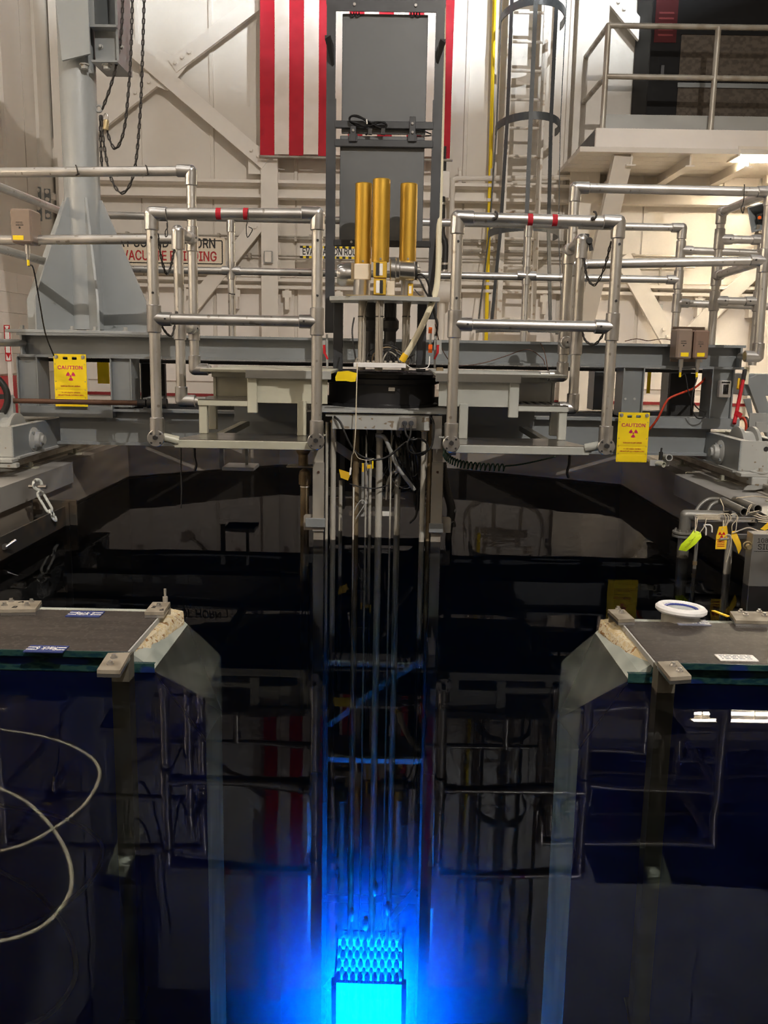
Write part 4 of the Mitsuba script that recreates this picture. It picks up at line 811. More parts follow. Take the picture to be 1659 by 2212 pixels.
# ------------------------------------------------------------------ control rod drives
k = thing('drive_plate', 'grey plate carrying the gold control rod drives', 'plate')
dz = 1.342
part(k, 'plate', ext([(-.355, 5.06), (-.365, 5.34), (.235, 5.34), (.245, 4.99), (-.12, 4.93)], 'z', dz - .022, dz), 'grey_light')
part(k, 'top_sheet', ext([(-.26, 4.99), (-.28, 5.2), (.16, 5.2), (.16, 4.97)], 'z', dz, dz + .005), 'brass_bolt')
def drive(px, y, ptop, pbot, r, lab, kind):
    k = thing('control_rod_drive', lab, 'control rod drive', 'gold control rod drives')
    x = X(px, 480, y); z0, z1 = Z(pbot, px, y), Z(ptop, px, y)
    part(k, 'gold_tube', lathe([(0, z0), (r, z0), (r, z1 - .004), (r - .004, z1), (0, z1)], (x, y, 0), UP, 40), 'gold', 'gold anodised tube')
    part(k, 'screw', hexbolt((x + .002, y - r, z0 + .012), FR, .0045, .006), 'stainless')
    part(k, 'guide_tube', rod((x, y, .945), (x, y, dz - .022), .0215, 20), 'dull_steel')
    zt = Z(685, px, y); part(k, 'cable_tie', rod((x, y, zt), (x, y, zt + .006), .0235, 20), 'rubber')
    if kind == 'left':
        part(k, 'side_motor', lathe([(0, -.12), (.05, -.12), (.062, -.10), (.062, -.06), (.058, 0), (0, 0)], (x - .02, y + .02, z0 - .055), (1, 0, 0), 32), 'stainless')
        part(k, 'white_box', bx(x - .045, x + .045, y - .05, y + .03, z0 - .085, z0, .004), 'cream')
        part(k, 'side_plate', bx(x - .062, x - .046, y - .045, y + .03, z0 - .085, z0 + .002), 'bronze')
        part(k, 'lower_block', rod((x - .005, y - .01, dz), (x - .005, y - .01, z0 - .085), .046, 24), 'stainless')
    elif kind == 'center':
        b = part(k, 'gold_box', bx(x - .036, x + .036, y - .045, y + .03, z0 - .085, z0, .003), 'gold_flat'); part(b, 'scale', bx(x - .022, x - .004, y - .048, y - .045, z0 - .075, z0 - .008), 'ink'); part(b, 'scale', bx(x - .003, x + .014, y - .048, y - .045, z0 - .073, z0 - .012), 'tag_white')
        b = part(k, 'gold_box', bx(x - .033, x + .033, y - .045, y + .03, dz + .006, z0 - .09, .003), 'gold_flat'); part(b, 'scale', bx(x - .02, x - .001, y - .048, y - .045, dz + .015, z0 - .1), 'tag_white'); part(b, 'scale', bx(x, x + .017, y - .048, y - .045, dz + .012, z0 - .098), 'ink')
        part(k, 'side_block', bx(x + .037, x + .08, y - .02, y + .03, dz + .004, z0 - .1, .003), 'cream')
    else:
        part(k, 'side_motor', lathe([(0, -.075), (.066, -.075), (.070, -.07), (.070, -.045), (.063, -.04), (.063, -.025), (.052, -.02), (.052, .055), (.048, .06), (0, .06)], (x - .02, y - .10, z0 - .055), (1, 0, 0), 40), 'stainless')
        part(k, 'motor_cap', disc((x + .04, y - .10, z0 - .055), (1, 0, 0), .048, .012, 28), 'rubber'); part(k, 'connector', disc((x + .052, y - .10, z0 - .05), (1, 0, 0), .016, .018, 12), 'dull_steel')
        part(k, 'lower_block', rod((x - .0, y - .04, dz), (x - .0, y - .04, z0 - .10), .033, 20), 'stainless'); part(k, 'gold_box', bx(x + .005, x + .033, y - .09, y - .02, dz + .004, z0 - .12, .002), 'gold_flat')
        part(k, 'name_tag', bx(x + .010, x + .024, y - .092, y - .09, dz + .02, dz + .06), 'tag_white'); part(k, 'disc', disc((x + .055, y - .03, z0 - .06), (1, 0, 0), .045, .005, 24), 'tag_white')
    return k
drive(785, 5.10, 396, 571, .0455, 'gold tubed control rod drive on the plate, leftmost of the three', 'left')
drive(823, 5.00, 387, 566, .0465, 'gold tubed control rod drive on the plate, middle and tallest of the three', 'center')
drive(882, 5.14, 397, 566, .0465, 'gold tubed control rod drive on the plate, rightmost with a round steel motor', 'right')
k = thing('guide_tube_plate', 'white base plate under the guide tubes of the control rod drives', 'plate')
part(k, 'plate', bx(X(764, 788, 4.95), X(877, 788, 4.95), 4.93, 5.22, Z(794, 820, 4.95), Z(784, 820, 4.95), .002), 'white_paint')
for i in range(9): part(k, 'bolt', hexbolt((-.20 + i * .031, 4.97 + .02 * (i % 3), Z(784, 820, 4.95)), UP, .008, .012), 'dull_steel')
q = P(773, 781, 4.95); part(k, 'eye_bolt', lathe([(.010 + .003 * math.cos(a), .003 * math.sin(a)) for a in np.linspace(0, 2 * np.pi, 9)], q + [0, 0, .008], (0, 1, 0), 14), 'dull_steel')
for i, px in enumerate((799, 843)):
    x = X(px, 690, 5.27); prof = [(.0, .98), (.05, .98), (.05, 1.02), (.035, 1.03), (.035, 1.16), (.05, 1.18), (.05, 1.22), (.035, 1.24), (.035, 1.318), (0, 1.318)]
    solo('dashpot', lathe(prof, (x, 5.27, 0), UP, 20), 'rubber', f'black ribbed column behind the guide tubes, {"left" if i == 0 else "right"} of two', 'column', 'black columns behind the guide tubes')
solo('cable_hose', tube(curve([P(957, -20, 5.42), P(956, 150, 5.42), P(952, 330, 5.42), P(948, 500, 5.36), P(946, 590, 5.25), P(938, 640, 5.1), P(918, 690, 4.97), P(893, 740, 4.94), P(870, 779, 4.95)], 8), .0165, 12), 'hose_cream', 'cream coloured cable hose curving down from the tower to the drive base', 'hose', smooth=True)
solo('tape_wrap', tube([P(877, 765, 4.945), P(868, 780, 4.948)], .019, 12), 'tag_yellow', 'yellow tape wrap at the lower end of the cream hose', 'tape')
for lab, pts, r_ in (('upper black cable drooping right of the control rod drives', [(896, 596, 5.03), (910, 593, 5.0), (922, 605, 5.0), (930, 632, 5.02), (940, 680, 5.1), (945, 700, 5.2), (942, 725, 5.3), (936, 745, 5.32)], .006),
                     ('lower black cable drooping right of the control rod drives', [(896, 598, 5.03), (906, 603, 5.0), (918, 628, 5.0), (930, 650, 5.03), (940, 685, 5.1), (945, 705, 5.2)], .005),
                     ('thin black cable crossing the right end of the drive plate', [(895, 625, 5.0), (905, 636, 4.99), (914, 642, 4.98)], .003),
                     ('black cable along the left guide tube', [(765, 686, 5.05), (761, 710, 5.02), (762, 735, 5.0), (765, 755, 5.0), (770, 785, 5.0)], .0045),
                     ('grey cable along the middle guide tube', [(819, 650, 4.97), (820, 700, 4.97), (821, 750, 4.97), (823, 785, 4.97)], .006),
                     ('grey cable on the right of the left guide tube', [(792, 650, 5.1), (786, 690, 5.07), (785, 740, 5.06), (784, 784, 5.05)], .005),
                     ('grey cable on the right of the right guide tube', [(888, 650, 5.12), (880, 690, 5.1), (879, 730, 5.1), (874, 760, 5.08), (868, 784, 5.06)], .005),
                     ('tangled black wire between the guide tubes', [(835, 784, 5.05), (838, 762, 5.05), (848, 752, 5.06), (856, 762, 5.07), (862, 783, 5.08), (880, 775, 5.1), (896, 765, 5.12)], .004),
                     ('thin white wire under the orange clamp', [(878, 788, 4.94), (890, 795, 4.95), (915, 796, 4.98), (926, 790, 5.0), (928, 770, 5.02)], .0025)):
    wire('drive_cable', [P(*q) for q in pts], r_, 'tag_white' if 'white' in lab else ('dull_steel' if 'grey' in lab else 'rubber'), lab, group='cables around the control rod drives')
for i, s in enumerate(range(6)):
    a, b = 792 + 11 * i, 884 - 9 * i
    pts = [P(a, 786, 5.1 + .01 * i), P(a + 6, 760 + 3 * i, 5.12), P((a + b) / 2, 745 + 5 * i, 5.16), P(b, 770, 5.14), P(b + 8, 786, 5.12)]
    wire('wire_tangle', pts, .004, ('rubber', 'bronze', 'rubber', 'dull_steel', 'rubber', 'rubber')[i], 'wire in the dark tangle on the drive base', group='tangle of wires on the drive base')
k = thing('spring_clamp', 'orange handled spring clamp hanging at the right leg of the tower', 'clamp')
for ya, yb_, w_ in ((707, 720, .020), (744, 762, .022)): part(k, 'handle', bar(P(930, ya, 5.22), P(929, yb_, 5.22), w_, .016), 'orange')
part(k, 'body', bar(P(931, 719, 5.225), P(929, 745, 5.225), .012, .012), 'stainless')
for px, s in ((700, -1), (946, 1)):
    k = thing('toggle_clamp', f'toggle clamp with a red handle at the {"left" if s < 0 else "right"} foot of the tower', 'clamp')
    part(k, 'body', join(bar(P(px + 2 * s, 735, 5.3), P(px + 2 * s, 765, 5.3), .03, .04), bar(P(px - 6 * s, 722, 5.3), P(px - 7 * s, 795, 5.3), .012, .012)), 'grey_light'); part(k, 'handle', join(bar(P(px, 745, 5.25), P(px - 1 * s, 764, 5.25), .014, .014), bar(P(px - 1 * s, 762, 5.25), P(px - 8 * s, 776, 5.25), .011, .011)), 'red_paint')
q = P(950, 792, 5.25); solo('brown_block', bx(q[0] - .02, q[0] + .02, 5.23, 5.27, .935, .965, .003), 'bronze', 'small brown block on the plate right of the tower', 'block')
k = thing('pull_cord', 'cream pull cord hanging from the drive base past the crossbeam', 'cord')
part(k, 'cord', tube(curve([P(772, 785, 4.92), P(770, 850, 4.84), P(768, 930, 4.80), P(764, 975, 4.82), P(760, 985, 4.84), P(758, 1010, 4.86)], 6), .003, 6), 'string', smooth=True)
part(k, 'loop', tube(curve([P(766, 975, 4.84), P(775, 990, 4.84), P(795, 994, 4.84), P(808, 990, 4.84)], 6), .002, 6), 'string'); part(k, 'tassel', bar(P(758, 1010, 4.86), P(756, 1026, 4.86), .010, .006), 'tag_white')
k = thing('yellow_tag', 'yellow paper tag tied to the pull cord in front of the drum', 'tag')
part(k, 'paper', ext([tuple(P(*q, 4.86)[[0, 2]]) for q in ((724, 815), (729, 803), (752, 801), (771, 806), (768, 824), (758, 825), (748, 823), (725, 823))], 'y', 4.858, 4.861), 'yellow')

# ------------------------------------------------------------------ core support tower
k = thing('core_support', 'bare metal support tower hanging from the bridge down into the water', 'support tower')
part(k, 'crossbeam', join(bx(X(718, 910, 4.9), X(928, 910, 4.9), 4.88, 4.90, Z(928, 820, 4.9), Z(895, 820, 4.9), .002), bx(-.36, .2, 4.88, 5.0, .70, .712)), 'grey_worn')
part(k, 'hanger', bx(-.36, .2, 4.9, 5.6, .712, .722), 'frame_dark')
part(k, 'shade_plate', bx(-.36, .21, 5.56, 5.57, .30, .712), 'black_and_shade')  # dark plates added for the shade behind the tubes
part(k, 'shade_plate', bx(-.30, .16, 5.47, 5.48, .20, .34), 'frame_dark')
for xq in (-.31, .15): part(k, 'rear_bracket', bx(xq, xq + .03, 5.40, 5.56, .1, .70), 'frame_dark')
DEEP = -5.25
def flat(px, py, wpx, Y, d, ztop):
    x = X(px, py, Y); w = wpx * Y / F_PX; return x, w
for px, s in ((688, -1), (941, 1)):
    x, w = flat(px, 1150, 22, 4.98, 0, 0)
    p = part(k, 'corner_post', join(bx(x - w / 2, x + w / 2, 4.97, 4.98, DEEP, .60, .001), bx(x + s * (w / 2 - .008), x + s * w / 2, 4.98, 5.03, DEEP, .60)), 'dull_steel')
    part(p, 'sleeve', bx(x - w / 2 - .004, x + w / 2 + .004, 4.955, 4.97, -.02 + .07, Z(998, px, 4.97), .002), 'dull_steel')
    part(p, 'bolt', disc((x, 4.955, Z(1020, px, 4.95)), FR, .007, .006, 10), 'rust')
    part(p, 'dark_collar', bx(x - .04 - (.03 if s < 0 else 0), x + .04, 4.935, 4.955, Z(1139, px, 4.94) - (.03 if s > 0 else 0), Z(1120, px, 4.94) - (.03 if s > 0 else 0), .002), 'grey_paint')
    part(p, 'side_gusset', ext([(x + s * .03, .05), (x + s * .085, .05), (x + s * .085, .13), (x + s * .075, .14), (x + s * .03, .14)], 'y', 4.99, 5.0), 'dull_steel')
    xr_ = x + s * .0; part(k, 'rear_post', bx(xr_ - .025, xr_ + .025, 5.50, 5.51, DEEP, .72), 'frame_dark')
    part(k, 'post_shade', bx(x - .033, x + .033, 4.962, 4.97, DEEP, -1.4, .001), 'black_and_shade')  # black strip stands in for the unlit front of the post under water
    for zq in (-1.9, -3.35): part(p, 'side_plate', bx(x + s * .01, x + s * .045, 4.96, 5.0, zq - .09, zq + .09), 'frame_dark')
q0 = P(946, 902, 4.9); part(k, 'angle_bracket', join(bx(q0[0] - .022, q0[0] + .022, 4.885, 4.893, Z(970, 946, 4.89), Z(898, 946, 4.89), .001), bx(q0[0] - .03, q0[0] - .022, 4.885, 4.95, Z(970, 946, 4.89), Z(898, 946, 4.89))), 'cast_alu')
tubes = [(705, 4.99, .0085, .66, -1.6, 'tube_metal'), (719, 4.985, .0150, .68, -1.7, 'tube_metal'), (767, 5.13, .0185, .70, -4.62, 'bronze'), (817, 5.08, .0195, .70, -4.62, 'tube_metal'), (857, 5.15, .0180, .70, -4.62, 'tube_metal'), (911, 4.975, .0150, .64, -1.7, 'tube_metal'), (924, 5.0, .013, .66, -1.6, 'bronze'),
         (735, 5.24, .0110, .30, -1.0, 'tube_metal'), (789, 5.06, .005, .70, -4.3, 'tube_metal'), (798, 5.14, .009, .45, -1.2, 'tube_metal'), (842, 5.04, .005, .70, -3.9, 'tube_metal'), (763, 4.99, .004, .30, -1.0, 'tag_white')]
for px, Y, r_, zt, zbt, m_ in tubes:
    x = X(px, 1140, Y); t = part(k, 'tube', rod((x, Y, zbt), (x, Y, zt), r_, 16), m_, smooth=50)
    if r_ in (.015,): part(t, 'clamp', rod((x, Y, zt - .02), (x, Y, zt - .008), r_ + .006, 16), 'brass_bolt')
for px in (738, 862):
    q = RW(px, 1735, Y=5.05); part(k, 'dry_tube', rod((q[0], 5.05, -4.62), (q[0], 5.05, q[2] + .05), .017, 16), 'oxide_metal')
for px0, px1, py0, py1 in ((664, 679, 1730, 1835), (665, 680, 1890, 2036), (922, 936, 1750, 1868), (920, 933, 1960, 2075)):
    a_, b_ = RW(px0, py0, Y=5.37), RW(px1, py1, Y=5.37); c_ = RW((px0 + px1) / 2, (py0 + py1) / 2, Y=5.37)[0]; part(k, 'pale_strip', bx(c_ - .022, c_ + .022, 5.36, 5.375, b_[2], a_[2]), 'oxide_metal')
for zq, y in ((.17, 5.48), (.10, 5.52), (-2.6, 5.5), (-3.6, 5.5)): part(k, 'rear_bar', bx(-.40, .24, y, y + .02, zq, zq + .05), 'dull_steel' if zq < .15 else 'grey_light')
part(k, 'diagonal', bar((-.38, 5.5, -3.25), (.22, 5.5, -2.5), .045, .012), 'dull_steel'); part(k, 'diagonal', bar((-.34, 5.2, .52), (.2, 5.45, .12), .05, .012), 'dull_steel')
part(k, 'white_bar', bx(-.24, .05, 5.2, 5.22, .10, .125), 'tag_white'); part(k, 'instrument', join(rod((-.15, 5.1, .19), (-.15, 5.1, .42), .02, 12), rod((-.17, 5.2, .1), (-.17, 5.2, .28), .03, 12)), 'grey_light')
for px in (739, 864): q = RW(px, 1722, Y=5.05); part(k, 'valve_body', ball(q, .035), 'rubber')
for (px, py, Y) in ((760, 1975, 5.0), (838, 1962, 5.0), (790, 1995, 4.95), (810, 1920, 5.0)):
    q = RW(px, py, Y=Y); part(k, 'fitting', lathe([(0, -.05), (.012, -.05), (.02, -.02), (.02, .02), (.012, .05), (0, .05)], q, UP, 12), 'cast_alu'); part(k, 'tube', rod(q, (q[0], q[1], -4.6), .008, 8), 'dull_steel')
k = thing('bronze_pipe', 'bronze capped pipe standing in the water left of the support tower', 'pipe')
x = X(658, 1130, 5.37); zc = Z(1030, 658, 5.37)
part(k, 'pipe', rod((x, 5.37, -1.2), (x, 5.37, zc), .026, 20), 'bronze', smooth=50); part(k, 'cap', lathe([(.026, -.05), (.036, -.045), (.037, .01), (.030, .035), (.014, .048), (0, .05)], (x, 5.37, zc), UP, 24), 'bronze')
part(k, 'tie', rod((x, 5.37, zc - .062), (x, 5.37, zc - .055), .028, 16), 'tag_white')
k = thing('flow_valve', 'dark pipe tee with a plate behind the bronze cap', 'valve'); q = P(655, 1005, 5.6)
part(k, 'body', join(disc(q, UP, .03, .10, 16), ball(q + [0, 0, .1], .045)), 'bronze'); part(k, 'plate', bx(q[0] - .1, q[0] + .12, 5.55, 5.65, q[2] - .01, q[2]), 'dull_steel')
k = thing('connector_box', 'grey electrical box with two round connectors on the crossbeam', 'electrical box')
q0, q1 = P(862, 925, 4.87), P(900, 902, 4.87)
part(k, 'box', bx(q0[0], q1[0], 4.84, 4.88, q0[2], q1[2], .003), 'cast_alu')
for px in (874, 888): q = P(px, 914, 4.84); c_ = part(k, 'connector', join(disc((q[0], 4.84, q[2]), FR, .014, .012, 18), disc((q[0], 4.828, q[2]), FR, .010, .02, 14)), 'frame_dark')
cable_labels = ['long black cable drooping from the left end of the crossbeam', 'black cable looping from the left round connector', 'black cable looping from the right round connector up the right post', 'black cable coil hanging deep under the electrical box', 'thin black cable sagging across the middle tube', 'thick black cable running down right from the middle tube', 'thin grey wire curving between the middle and right tubes', 'thin black cable crossing the tubes level with the yellow markers', 'black cable bending down to the water on the right', 'grey steel hose arching beside the middle tube', 'thin pale wire loop low on the left tube', 'thick pale grey cable slanting down from the crossbeam to the right']
for i, (pts, r_) in enumerate((
    ([(722, 900, 4.87), (735, 912, 4.84), (745, 935, 4.83), (760, 965, 4.84), (780, 985, 4.85), (810, 993, 4.86), (840, 985, 4.86), (870, 960, 4.85), (895, 945, 4.84)], .006),
    ([(874, 918, 4.81), (878, 940, 4.80), (890, 950, 4.81), (905, 948, 4.82), (920, 955, 4.83), (924, 970, 4.84), (912, 982, 4.86), (895, 978, 4.86), (886, 962, 4.85)], .006),
    ([(888, 918, 4.81), (886, 942, 4.80), (880, 958, 4.80), (884, 975, 4.82), (900, 980, 4.85), (928, 970, 4.86), (936, 945, 4.86), (937, 915, 4.86), (930, 900, 4.87)], .0055),
    ([(895, 945, 4.9), (885, 980, 5.0), (882, 1010, 5.05), (890, 1030, 5.05), (903, 1020, 5.05), (900, 990, 5.0), (890, 965, 4.95)], .005),
    ([(790, 930, 5.0), (800, 970, 5.05), (830, 990, 5.1), (860, 1000, 5.1), (880, 1030, 5.1)], .004),
    ([(825, 935, 5.0), (845, 970, 5.0), (870, 1010, 5.05), (900, 1060, 5.1)], .008),
    ([(850, 940, 5.05), (840, 1000, 5.05), (850, 1040, 5.1), (875, 1055, 5.1), (890, 1050, 5.1)], .0028),
    ([(755, 1045, 5.0), (780, 1052, 5.0), (810, 1055, 5.0), (840, 1048, 5.05)], .0035),
    ([(870, 1052, 5.1), (895, 1048, 5.1), (903, 1080, 5.1), (898, 1115, 5.1), (885, 1130, 5.1)], .006),
    ([(835, 1080, 5.1), (838, 1040, 5.1), (850, 1020, 5.1), (862, 1018, 5.1)], .008),
    ([(762, 1110, 5.0), (772, 1090, 5.0), (782, 1080, 5.0), (788, 1088, 5.0), (775, 1110, 5.0), (768, 1122, 5.0)], .003),
    ([(812, 940, 4.98), (830, 945, 4.97), (842, 970, 4.98), (860, 1010, 5.0), (895, 1058, 5.05)], .012))):
    wire('instrument_cable', [P(*q) for q in pts], r_, 'grey_light' if i in (11, 6, 10) else ('dull_steel' if i == 9 else 'rubber'), cable_labels[i], group='cables hanging under the crossbeam')
rr_ = random.Random(11)
for i in range(7):
    a = 868 + 7 * i; wire('thick_cable', [P(a - 30, 935, 5.15), P(a - 10, 955 + 4 * i, 5.12), P(a - 4, 1000 + 5 * i, 5.1), P(a + rr_.uniform(-12, 12), 1045 + 4 * i, 5.12), P(a - 20 - 2 * i, 1075 - 6 * i, 5.2)], .0065, 'rubber', 'thick black cable hanging in the dark bundle left of the right corner post', group='thick cables behind the right tubes', n=8)
for i in range(16):
    a = rr_.uniform(770, 905); b = a + rr_.uniform(-45, 45); y0_, y1_ = rr_.uniform(930, 960), rr_.uniform(1010, 1095); Y_ = rr_.uniform(5.1, 5.4)
    wire('bundle_cable', [P(a, y0_, Y_), P(a + rr_.uniform(-15, 15), y0_ * .7 + y1_ * .3, Y_), P((a + b) / 2 + rr_.uniform(-20, 20), y0_ * .35 + y1_ * .65, Y_ + .02), P(b, y1_, Y_), P(b + rr_.uniform(5, 20), y1_ - rr_.uniform(10, 40), Y_ + .02)], rr_.uniform(.0025, .0055), rr_.choice(['rubber', 'rubber', 'rubber', 'unit_black', 'dull_steel']), 'thin cable in the dense dark bundle behind the guide tubes below the crossbeam', group='cable bundle behind the guide tubes', n=6)
for i, (px, py, w, h, c) in enumerate(((784, 1010, .011, .05, 'tag_yellow'), (797, 1008, .022, .022, 'tag_yellow'), (805, 1004, .009, .045, 'yellow'))):
    q = P(px, py, 5.04); solo('marker_flag', bx(q[0] - w / 2, q[0] + w / 2, 5.037, 5.043, q[2] - h / 2, q[2] + h / 2, .001), c, ('narrow yellow marker on the instrument cables, leftmost of three', 'square yellow marker on the instrument cables, middle of three', 'yellow and white marker on the instrument cables, rightmost of three')[i], 'marker', 'yellow markers among the instrument cables')
q = [P(*c, 5.18)[[0, 2]] for c in ((732, 1013), (758, 1022), (752, 1038), (736, 1032))]; solo('orange_tag', ext([tuple(c) for c in q], 'y', 5.178, 5.182), 'tag_yellow', 'orange yellow tag in the shadow left of the instrument cables', 'tag')
k = thing('black_hose', 'thick black hose bundle hanging right of the support tower into the water', 'hose')
part(k, 'hose', tube(curve([P(955, 1000, 5.05), P(960, 1040, 5.05), P(968, 1070, 5.05), P(975, 1100, 5.05), P(972, 1130, 5.05), P(970, 1150, 5.05), P(965, 1190, 5.05)], 6), [.024] * 24 + [.018] * 13, 12), 'rubber'); part(k, 'hook', tube(curve([P(970, 1150, 5.0), P(974, 1132, 5.0), P(980, 1128, 5.0), P(981, 1138, 5.0)], 6), .010, 8), 'rubber'); part(k, 'plug', ball(P(978, 1103, 5.05), .02), 'grey_paint')
# dark green coiled cord under the right platform
t = np.linspace(0, 1, 500); path = curve([P(958, 975, 4.72), P(968, 990, 4.72), P(995, 1002, 4.74), (P(1040, 1008, 4.78)), P(1092, 1010, 4.84)], 20)
ci = np.stack([np.interp(t, np.linspace(0, 1, len(path)), path[:, j_]) for j_ in range(3)], 1); ph = t * 2 * np.pi * 21
coil = ci + np.stack([.004 * np.sin(ph), .015 * np.cos(ph), .017 * np.sin(ph + .4)], 1)
k = thing('coiled_cord', 'dark green coiled cord hanging under the right platform', 'cord')
part(k, 'coil', tube(coil, .0042, 6), 'cable_green', smooth=True); part(k, 'lead', tube(curve([coil[-1], P(1120, 1004, 4.86), P(1160, 996, 4.88), P(1200, 986, 4.9)], 6), .0042, 6), 'cable_green', smooth=True)

# ------------------------------------------------------------------ reactor core
k = thing('reactor_core', 'reactor core glowing blue deep under water', 'reactor core')
cx0, cx1, cy0, cy1 = -.268, .122, 4.77, 5.07
nxr, nyr = 9, 7
top = lathe([(0, 0), (.007, 0), (.011, -.012), (.017, -.03), (.017, -.06), (0, -.06)], (0, 0, 0), UP, 10)
d_top = mikit.ply(top, 'oxide_metal', smooth=30)
d_glow = mikit.ply(rod((0, 0, -.62), (0, 0, -.20), .0195, 10), 'white_paint', smooth=40, emitter=emitter(ROD_GLOW, 1.0, .28))
d_upper = mikit.ply(rod((0, 0, -.20), (0, 0, -.06), .0195, 10), 'white_paint', smooth=40, emitter=emitter((0.01, 12.0, 42.0), 1.0, .15))
ztop = -4.56
for i in range(nxr):
    for j in range(nyr):
        x = cx0 + (i + .25 + .5 * (j % 2)) * (cx1 - cx0) / nxr; y = cy0 + (j + .5) * (cy1 - cy0) / nyr
        M = np.eye(4); M[:3, 3] = (x, y, ztop - .012 * ((i * 3 + j * 5) % 3))
        e = part(k, 'fuel_element', placed(d_glow, M), None); part(e, 'end_fitting', placed(d_top, M), None); part(e, 'upper_section', placed(d_upper, M), None)
part(k, 'grid_frame', ext(sbox(cx0 - .012, cy0 - .012, cx1 + .012, cy1 + .012).difference(sbox(cx0, cy0, cx1, cy1)), 'z', ztop - .045, ztop - .035), 'dull_steel')
for x in (cx0 - .012, cx1 + .012):
    for y in (cy0 - .012, cy1 + .012): part(k, 'corner_bar', bx(x - .014, x + .014, y - .014, y + .014, ztop - .75, ztop - .02), 'frame_dark')
part(k, 'lower_grid', bx(cx0 - .04, cx1 + .04, cy0 - .04, cy1 + .04, ztop - .68, ztop - .62), 'dull_steel')
part(k, 'safety_plate', bx(-.42, .27, 4.97, 5.51, DEEP - .02, DEEP), 'dull_steel')
# ------------------------------------------------------------------ pool divider walls with the gate opening
def gate(s, xf, xb, xo, xs):
    """s: side; xf/xb: end of the wall at its near and far face; xo: outer end; xs: where the slope begins"""
    YN, YF = 2.84, 3.35; zt = .058
    prof = lambda xe, ze: [(xo, -7.0), (xo, zt), (xs, zt), (xs - s * .04, .03), (xs - s * .07, 0.0), (xe, ze), (xe, -7.0)]
    pn, pf = prof(xf, -.235), prof(xb, -.355); n = len(pn)
    V = np.array([(x, YN, z) for x, z in pn] + [(x, YF, z) for x, z in pf])
    tri = trimesh.creation.triangulate_polygon(Polygon(pn), engine='earcut')
    vv, ff = tri; 
    idx = [int(np.argmin([np.hypot(*(np.array(p) - q)) for p in pn])) for q in vv]
    F = []
    for f in ff:
        a, b, c = (idx[i] for i in f); F += [[a, b, c], [a + n, c + n, b + n]]
    for i in range(n):
        j = (i + 1) % n; F += [[i, i + n, j + n], [i, j + n, j]]
    m = trimesh.Trimesh(V, F, process=False); trimesh.repair.fix_normals(m)
    k = struct('pool_divider', m, 'gate_concrete', f'concrete divider wall on the {"left" if s < 0 else "right"} of the underwater gate', smooth=False)
    part(k, 'painted_face', ext([(xo, -7.0), (xo, -.0), (xs - s * .07, 0), (xf, -.235 - .012), (xf, -7.0)], 'y', YN - .006, YN), 'gate_blue', 'dark blue painted face under water')
    xa = xs - s * .06
    g = Polygon([(xo, 0), (xo, zt), (xs, zt), (xs, .02), (xa - s * .02, .012), (xa - s * .04, 0)])
    # rough dripping rim
    nu, nv = 160, 6; u = np.linspace(xo, xa - s * .02, nu); V = []; 
    for j in range(nv):
        z = .058 * (1 - j / (nv - 1)) - .004
        for x in u:
            zz = min(z, .058) if abs(x) > abs(xs) else min(z, max(.0, .03))
            V.append((x, YN - .012 - .010 * float(meshkit.fbm(np.array([x * 16, zz * 40, 3.0]), 3)) , zz))
    V = np.array(V); a = (np.arange(nv - 1)[:, None] * nu + np.arange(nu - 1)).ravel(); F = np.vstack([np.c_[a, a + nu, a + nu + 1], np.c_[a, a + nu + 1, a + 1]])
    top = V[:nu].copy(); top[:, 1] = YN; o = len(V); V = np.vstack([V, top]); b = np.arange(nu - 1); F = np.vstack([F, np.c_[b, b + 1, o + b + 1], np.c_[b, o + b + 1, o + b]])
    part(k, 'painted_rim', trimesh.Trimesh(V, F, process=False), 'wet_paint', 'glossy dark teal rim', smooth=50)
    cr = [(xs + s * .0, 2.87, .06), (xs + s * .0, 3.36, .06), (xs - s * .05, 3.36, .05), (xs - s * .062, 3.33, .018), (xs - s * .04, 3.2, .024), (xs - s * .025, 2.88, .03)]
    pts = [(x, y, z + dz) for x, y, z in cr for dz in (0, -.03)]
    h = hull(pts + [(xs + s * .0, 3.1, .062)]).subdivide_to_size(.025); v = np.array(h.vertices); v += (meshkit.fbm(v * 30, 3)[:, None] - .5) * np.array([.008, .008, .01]); h = trimesh.Trimesh(v, h.faces, process=False)
    part(k, 'crusted_edge', h, 'crust', 'crusty cream and rust coloured mineral edge', smooth=False)
    return k
gate(-1, -.604, -.648, -2.16, -.845)
gate(1, .645, .672, 1.91, .868)
